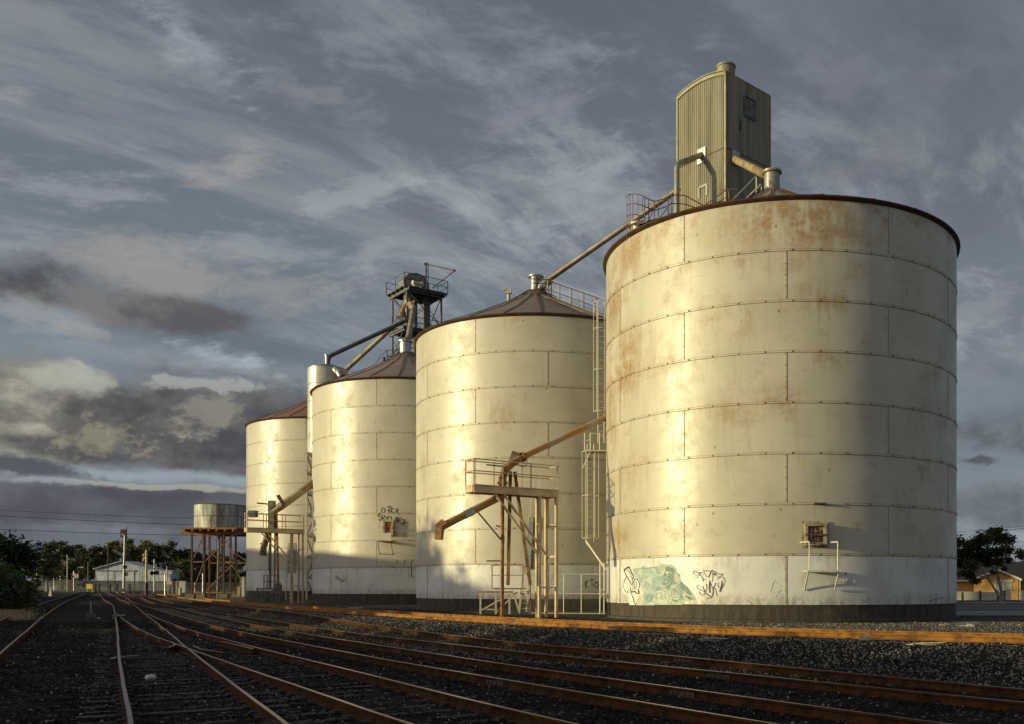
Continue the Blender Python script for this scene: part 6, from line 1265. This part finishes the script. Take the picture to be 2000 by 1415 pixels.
mb = Rel(); mb.tube([hp_(2.15, -.1, hz_), hp_(2.15, -.1, ez-.1)], .05, 6); mb.tube([hp_(-7.1, 1.7, hz_), hp_(-7.1, 1.7, ez-.1)], .05, 6); mb.part('downpipe', M_trim, hs)
# low front fence in panels
fw = thing('front_wall', tuple(G(1925, 95)), 'low cream front wall in panels before the brick house', 'wall'); M_fw = plain('cream_wall_paint', (.66, .62, .48), .7, c2=(.52, .5, .4), sc_=1)
mb = Rel(); zf0 = G(1925, 96).z-.1
for x0, x1, yt in ((1860, 1878, 1157), (1880, 1912, 1157), (1916, 1946, 1158), (1950, 1960, 1158), (1963, 1974, 1153)):
    a_, b__ = P(x0, yt, 96), P(x1, yt, 96); mb.box(((a_.x+b__.x)/2, 96, (a_.z+zf0)/2), (b__.x-a_.x, .16, a_.z-zf0)); mb.box(((a_.x+b__.x)/2, 96, a_.z+.03), (b__.x-a_.x+.05, .22, .06))
mb.part('panel', M_fw, fw); mb = Rel()
for x in (1879, 1914, 1948, 1961): a_ = P(x, 1154, 96); mb.bar((a_.x, 96, zf0), (a_.x, 96, a_.z), .2)
mb.part('post', M_rustdark, fw)
ft = thing('street_tree', tuple(G(1958, 84)), 'leafy street tree with two pale leaning trunks before the brick house', 'tree'); mb = Rel(); gT = G(1958, 84); Zk = 84
mb.tube([gT-U*.1, P(1957, 1160, Zk), P(1951, 1135, Zk), P(1946, 1110, Zk), P(1940, 1090, Zk)], [.20, .16, .13, .11, .06], 8); mb.tube([gT-U*.1+Vector((-.1, 0, 0)), P(1948, 1160, Zk), P(1936, 1140, Zk), P(1928, 1128, Zk), P(1910, 1125, Zk)], [.14, .11, .09, .08, .04], 8)
mb.tube([P(1928, 1128, Zk), P(1915, 1110, Zk), P(1900, 1090, Zk)], [.07, .05, .03], 6); mb.tube([P(1946, 1110, Zk), P(1960, 1085, Zk), P(1968, 1065, Zk)], [.08, .06, .03], 6); mb.part('trunk', M_barkpale, ft, 50)
cs_ = []; rs_ = []; rr = random.Random(12)
for (x, y, r0) in ((1900, 1068, 20), (1885, 1080, 16), (1880, 1100, 16), (1898, 1105, 15), (1918, 1055, 19), (1938, 1050, 18), (1955, 1052, 18), (1972, 1055, 12), (1965, 1075, 15), (1945, 1080, 18), (1925, 1085, 18), (1908, 1090, 16), (1950, 1098, 12), (1895, 1125, 11), (1905, 1135, 9), (1930, 1100, 12), (1880, 1120, 10), (1970, 1095, 9), (1872, 1060, 14), (1862, 1085, 20), (1962, 1112, 6), (1940, 1118, 6), (1935, 1038, 9), (1950, 1036, 9)):
    p = P(x, y, Zk+rr.uniform(-2.0, 2.0)); cs_.append(tuple(p)); rs_.append(r0*Zk/F*.92)
leaves(cs_, rs_, 26000, .12, leaf_mat('leaf_street', (.05, .065, .02), (.08, .085, .025), (.035, .045, .018)), 'crown', ft, seed=5)
tree(2002, 112, 1066, 26, L_dark, 'dark tree behind the right end of the brick house', n=5000, size=.2, seed=71, crownlow=.2, clumps=16)
tree(1888, 135, 1085, 30, L_dark, 'dark tree behind the left end of the brick house', n=4000, size=.25, seed=72, crownlow=.2, clumps=14)
r = thing('gate_post', tuple(G(1999, 92)), 'cream letterbox pillar at the right edge of the picture', 'pillar'); mb = Rel(); mb.box(P(1999, 1165, 92), (.4, .4, 1.0)); mb.box(P(1999, 1154, 92), (.5, .5, .08)); mb.part('pillar_block', M_fw, r)
# distant suburb behind, so the horizon is never bare
rr = random.Random(3)
for k in range(26):
    x = 360+k*62; Y = rr.uniform(330, 420)
    tree(x, Y, 1148-rr.uniform(20, 34), rr.uniform(30, 44), rr.choice([L_gum, L_dark]), 'distant tree on the horizon beyond the silos', n=500, size=1.0, seed=100+k, crownlow=.1, group='distant trees beyond the silos', clumps=8)

# ------------------------------------------------------------------ power lines
M_wire = plain('cable_black', (.05, .05, .055), .6)
def wirel(p, q, sag, r_, label):
    mb = MB(); p, q = Vector(p), Vector(q); L = [p.lerp(q, k/24)-U*(sag*4*(k/24)*(1-k/24)) for k in range(25)]; mb.tube([v-p for v in L], r_, 4); o = mb.build('power_line', M_wire); o.location = p; tag(o, label, 'power line', 'overhead power lines')
wirel(P(-400, 968, 150), P(820, 1018, 165), 1.2, .028, 'topmost wire crossing the sky left of the water tank'); wirel(P(-400, 978, 150), P(820, 1032, 165), 1.2, .04, 'middle wire crossing the sky left of the water tank'); wirel(P(-400, 1010, 150), P(820, 1046, 165), 1.2, .04, 'lowest wire crossing the sky just above the left trees')
wirel(P(1700, 1052, 130), P(2300, 985, 125), .6, .025, 'upper wire over the street tree at the right'); wirel(P(1700, 1056, 130), P(2300, 992, 125), .6, .025, 'second wire over the street tree at the right'); wirel(P(1700, 1068, 120), P(2300, 1030, 118), .6, .025, 'lowest wire at the right edge above the dark tree')

# ------------------------------------------------------------------ unseen trees and sheds left of the picture shading the yard
def long_shed(name, p, q, top, wid, label, cat):
    p, q = Vector(p), Vector(q); c_ = (p+q)/2; g_ = gz(c_.x, c_.y); r = thing(name, (c_.x, c_.y, g_), label, cat); d_ = (q-p); L = d_.length; d_ = d_/L; s_ = Vector((-d_.y, d_.x, 0)); ev = top-1.6
    mb = Rel(); a_ = p-s_*wid/2; b__ = p+s_*wid/2; mb.prism([Vector((a_.x, a_.y, g_-.3)), Vector((b__.x, b__.y, g_-.3)), Vector((b__.x, b__.y, ev)), Vector((p.x, p.y, top-.12)), Vector((a_.x, a_.y, ev))], d_*L); mb.part('wall', M_shed, r)
    mb = Rel()
    for sg_ in (-1, 1): e0 = p+s_*sg_*(wid/2+.4); mb.prism([Vector((p.x, p.y, top)), Vector((e0.x, e0.y, ev-.1)), Vector((e0.x, e0.y, ev-.25)), Vector((p.x, p.y, top-.1))], d_*L)
    mb.part('roof', M_shroof, r)
WD = Vector((.309, -.951, 0)); TE8 = math.tan(SUN_EL)
def wpt(w_, s_): return WD*w_+SH*s_                      # w: across the light, s: towards the sun
long_shed('goods_shed', tuple(wpt(-98, 55)), tuple(wpt(-62.0, 55)), 12.0, 11, 'tall goods shed outside the left edge that shades the far silos', 'shed')

tr_h = lambda w_: np.interp(w_, [-62, -57, -53, -50.5, -48.6, -48.5], [12.3, 13.8, 13.2, 12.0, 10.2, 9.0])
def shade_tree(w_, s_, top, halfw, n, label, seed, size=.33, low=.05, clumps=22):
    p = wpt(w_, s_); F_ = F; g_ = gz(p.x, p.y); H = top-g_; r = thing('tree', (p.x, p.y, g_), label, 'tree', 'trees outside the left edge that shade the yard'); rr_ = random.Random(seed); cs_, rs_ = [], []; mb = Rel()
    mb.tube([Vector((p.x, p.y, g_-.2)), Vector((p.x, p.y, g_+H*.5))], [.28, .16], 8)
    for k in range(clumps):
        a_ = rr_.uniform(0, 6.283); q = rr_.random()**.5; z = g_+H*(low+(1-low)*rr_.random()); rs0 = halfw*rr_.uniform(.30, .45); wf = 1.0 if z < g_+H*.75 else .75
        c0 = Vector((p.x+math.cos(a_)*halfw*.75*q*wf, p.y+math.sin(a_)*halfw*.75*q*wf, min(max(z, g_+rs0*.6), top-rs0*.75))); cs_.append(tuple(c0)); rs_.append(rs0); mb.tube([Vector((p.x, p.y, g_+H*.4)), c0], [.1, .03], 5, cap=False)
    mb.part('trunk', M_bark, r); leaves(cs_, rs_, n, size, L_dark, 'crown', r, seed=seed); return r
shade_tree(-55.6, 60, 14.0, 6.8, 26000, 'broad tree outside the left edge that throws the leafy shadow on the second silo', 201, clumps=60)
shade_tree(-46.6, 60, 9.9, 2.6, 6000, 'lowest tree of the group outside the left edge beside the second silo light', 203)
shade_tree(-50.0, 60, 11.6, 3.2, 9000, 'small tree beside the broad one outside the left edge', 202)
for k, w_ in enumerate(np.arange(-38.6, 14, 3.3)):
    t0 = float(np.interp(w_, [-38.6, -33, -27, -20, 14], [7.5, 8.2, 8.8, 9.5, 9.9])); shade_tree(w_, 52+random.uniform(-1.5, 1.5), t0+random.uniform(-.25, .3), 2.5, 7500, 'dense hedge tree outside the left edge in the row beside the yard', 210+k, clumps=44, low=.0)
long_shed('shade_shed_near', tuple(wpt(-30.5, 57)), tuple(wpt(16, 57)), 8.6, 7, 'unseen long low shed added outside the left edge to block light between the hedge trees', 'shed')  # added unseen blocker, stops sun leaking through the hedge trees
long_shed('shade_shed_far', tuple(wpt(-150, 95)), tuple(wpt(-100, 95)), 10.2, 9, 'unseen long shed added outside the left edge beyond the tall goods shed to shade the far rails', 'shed')  # unseen shed added only to keep sun off the far rails
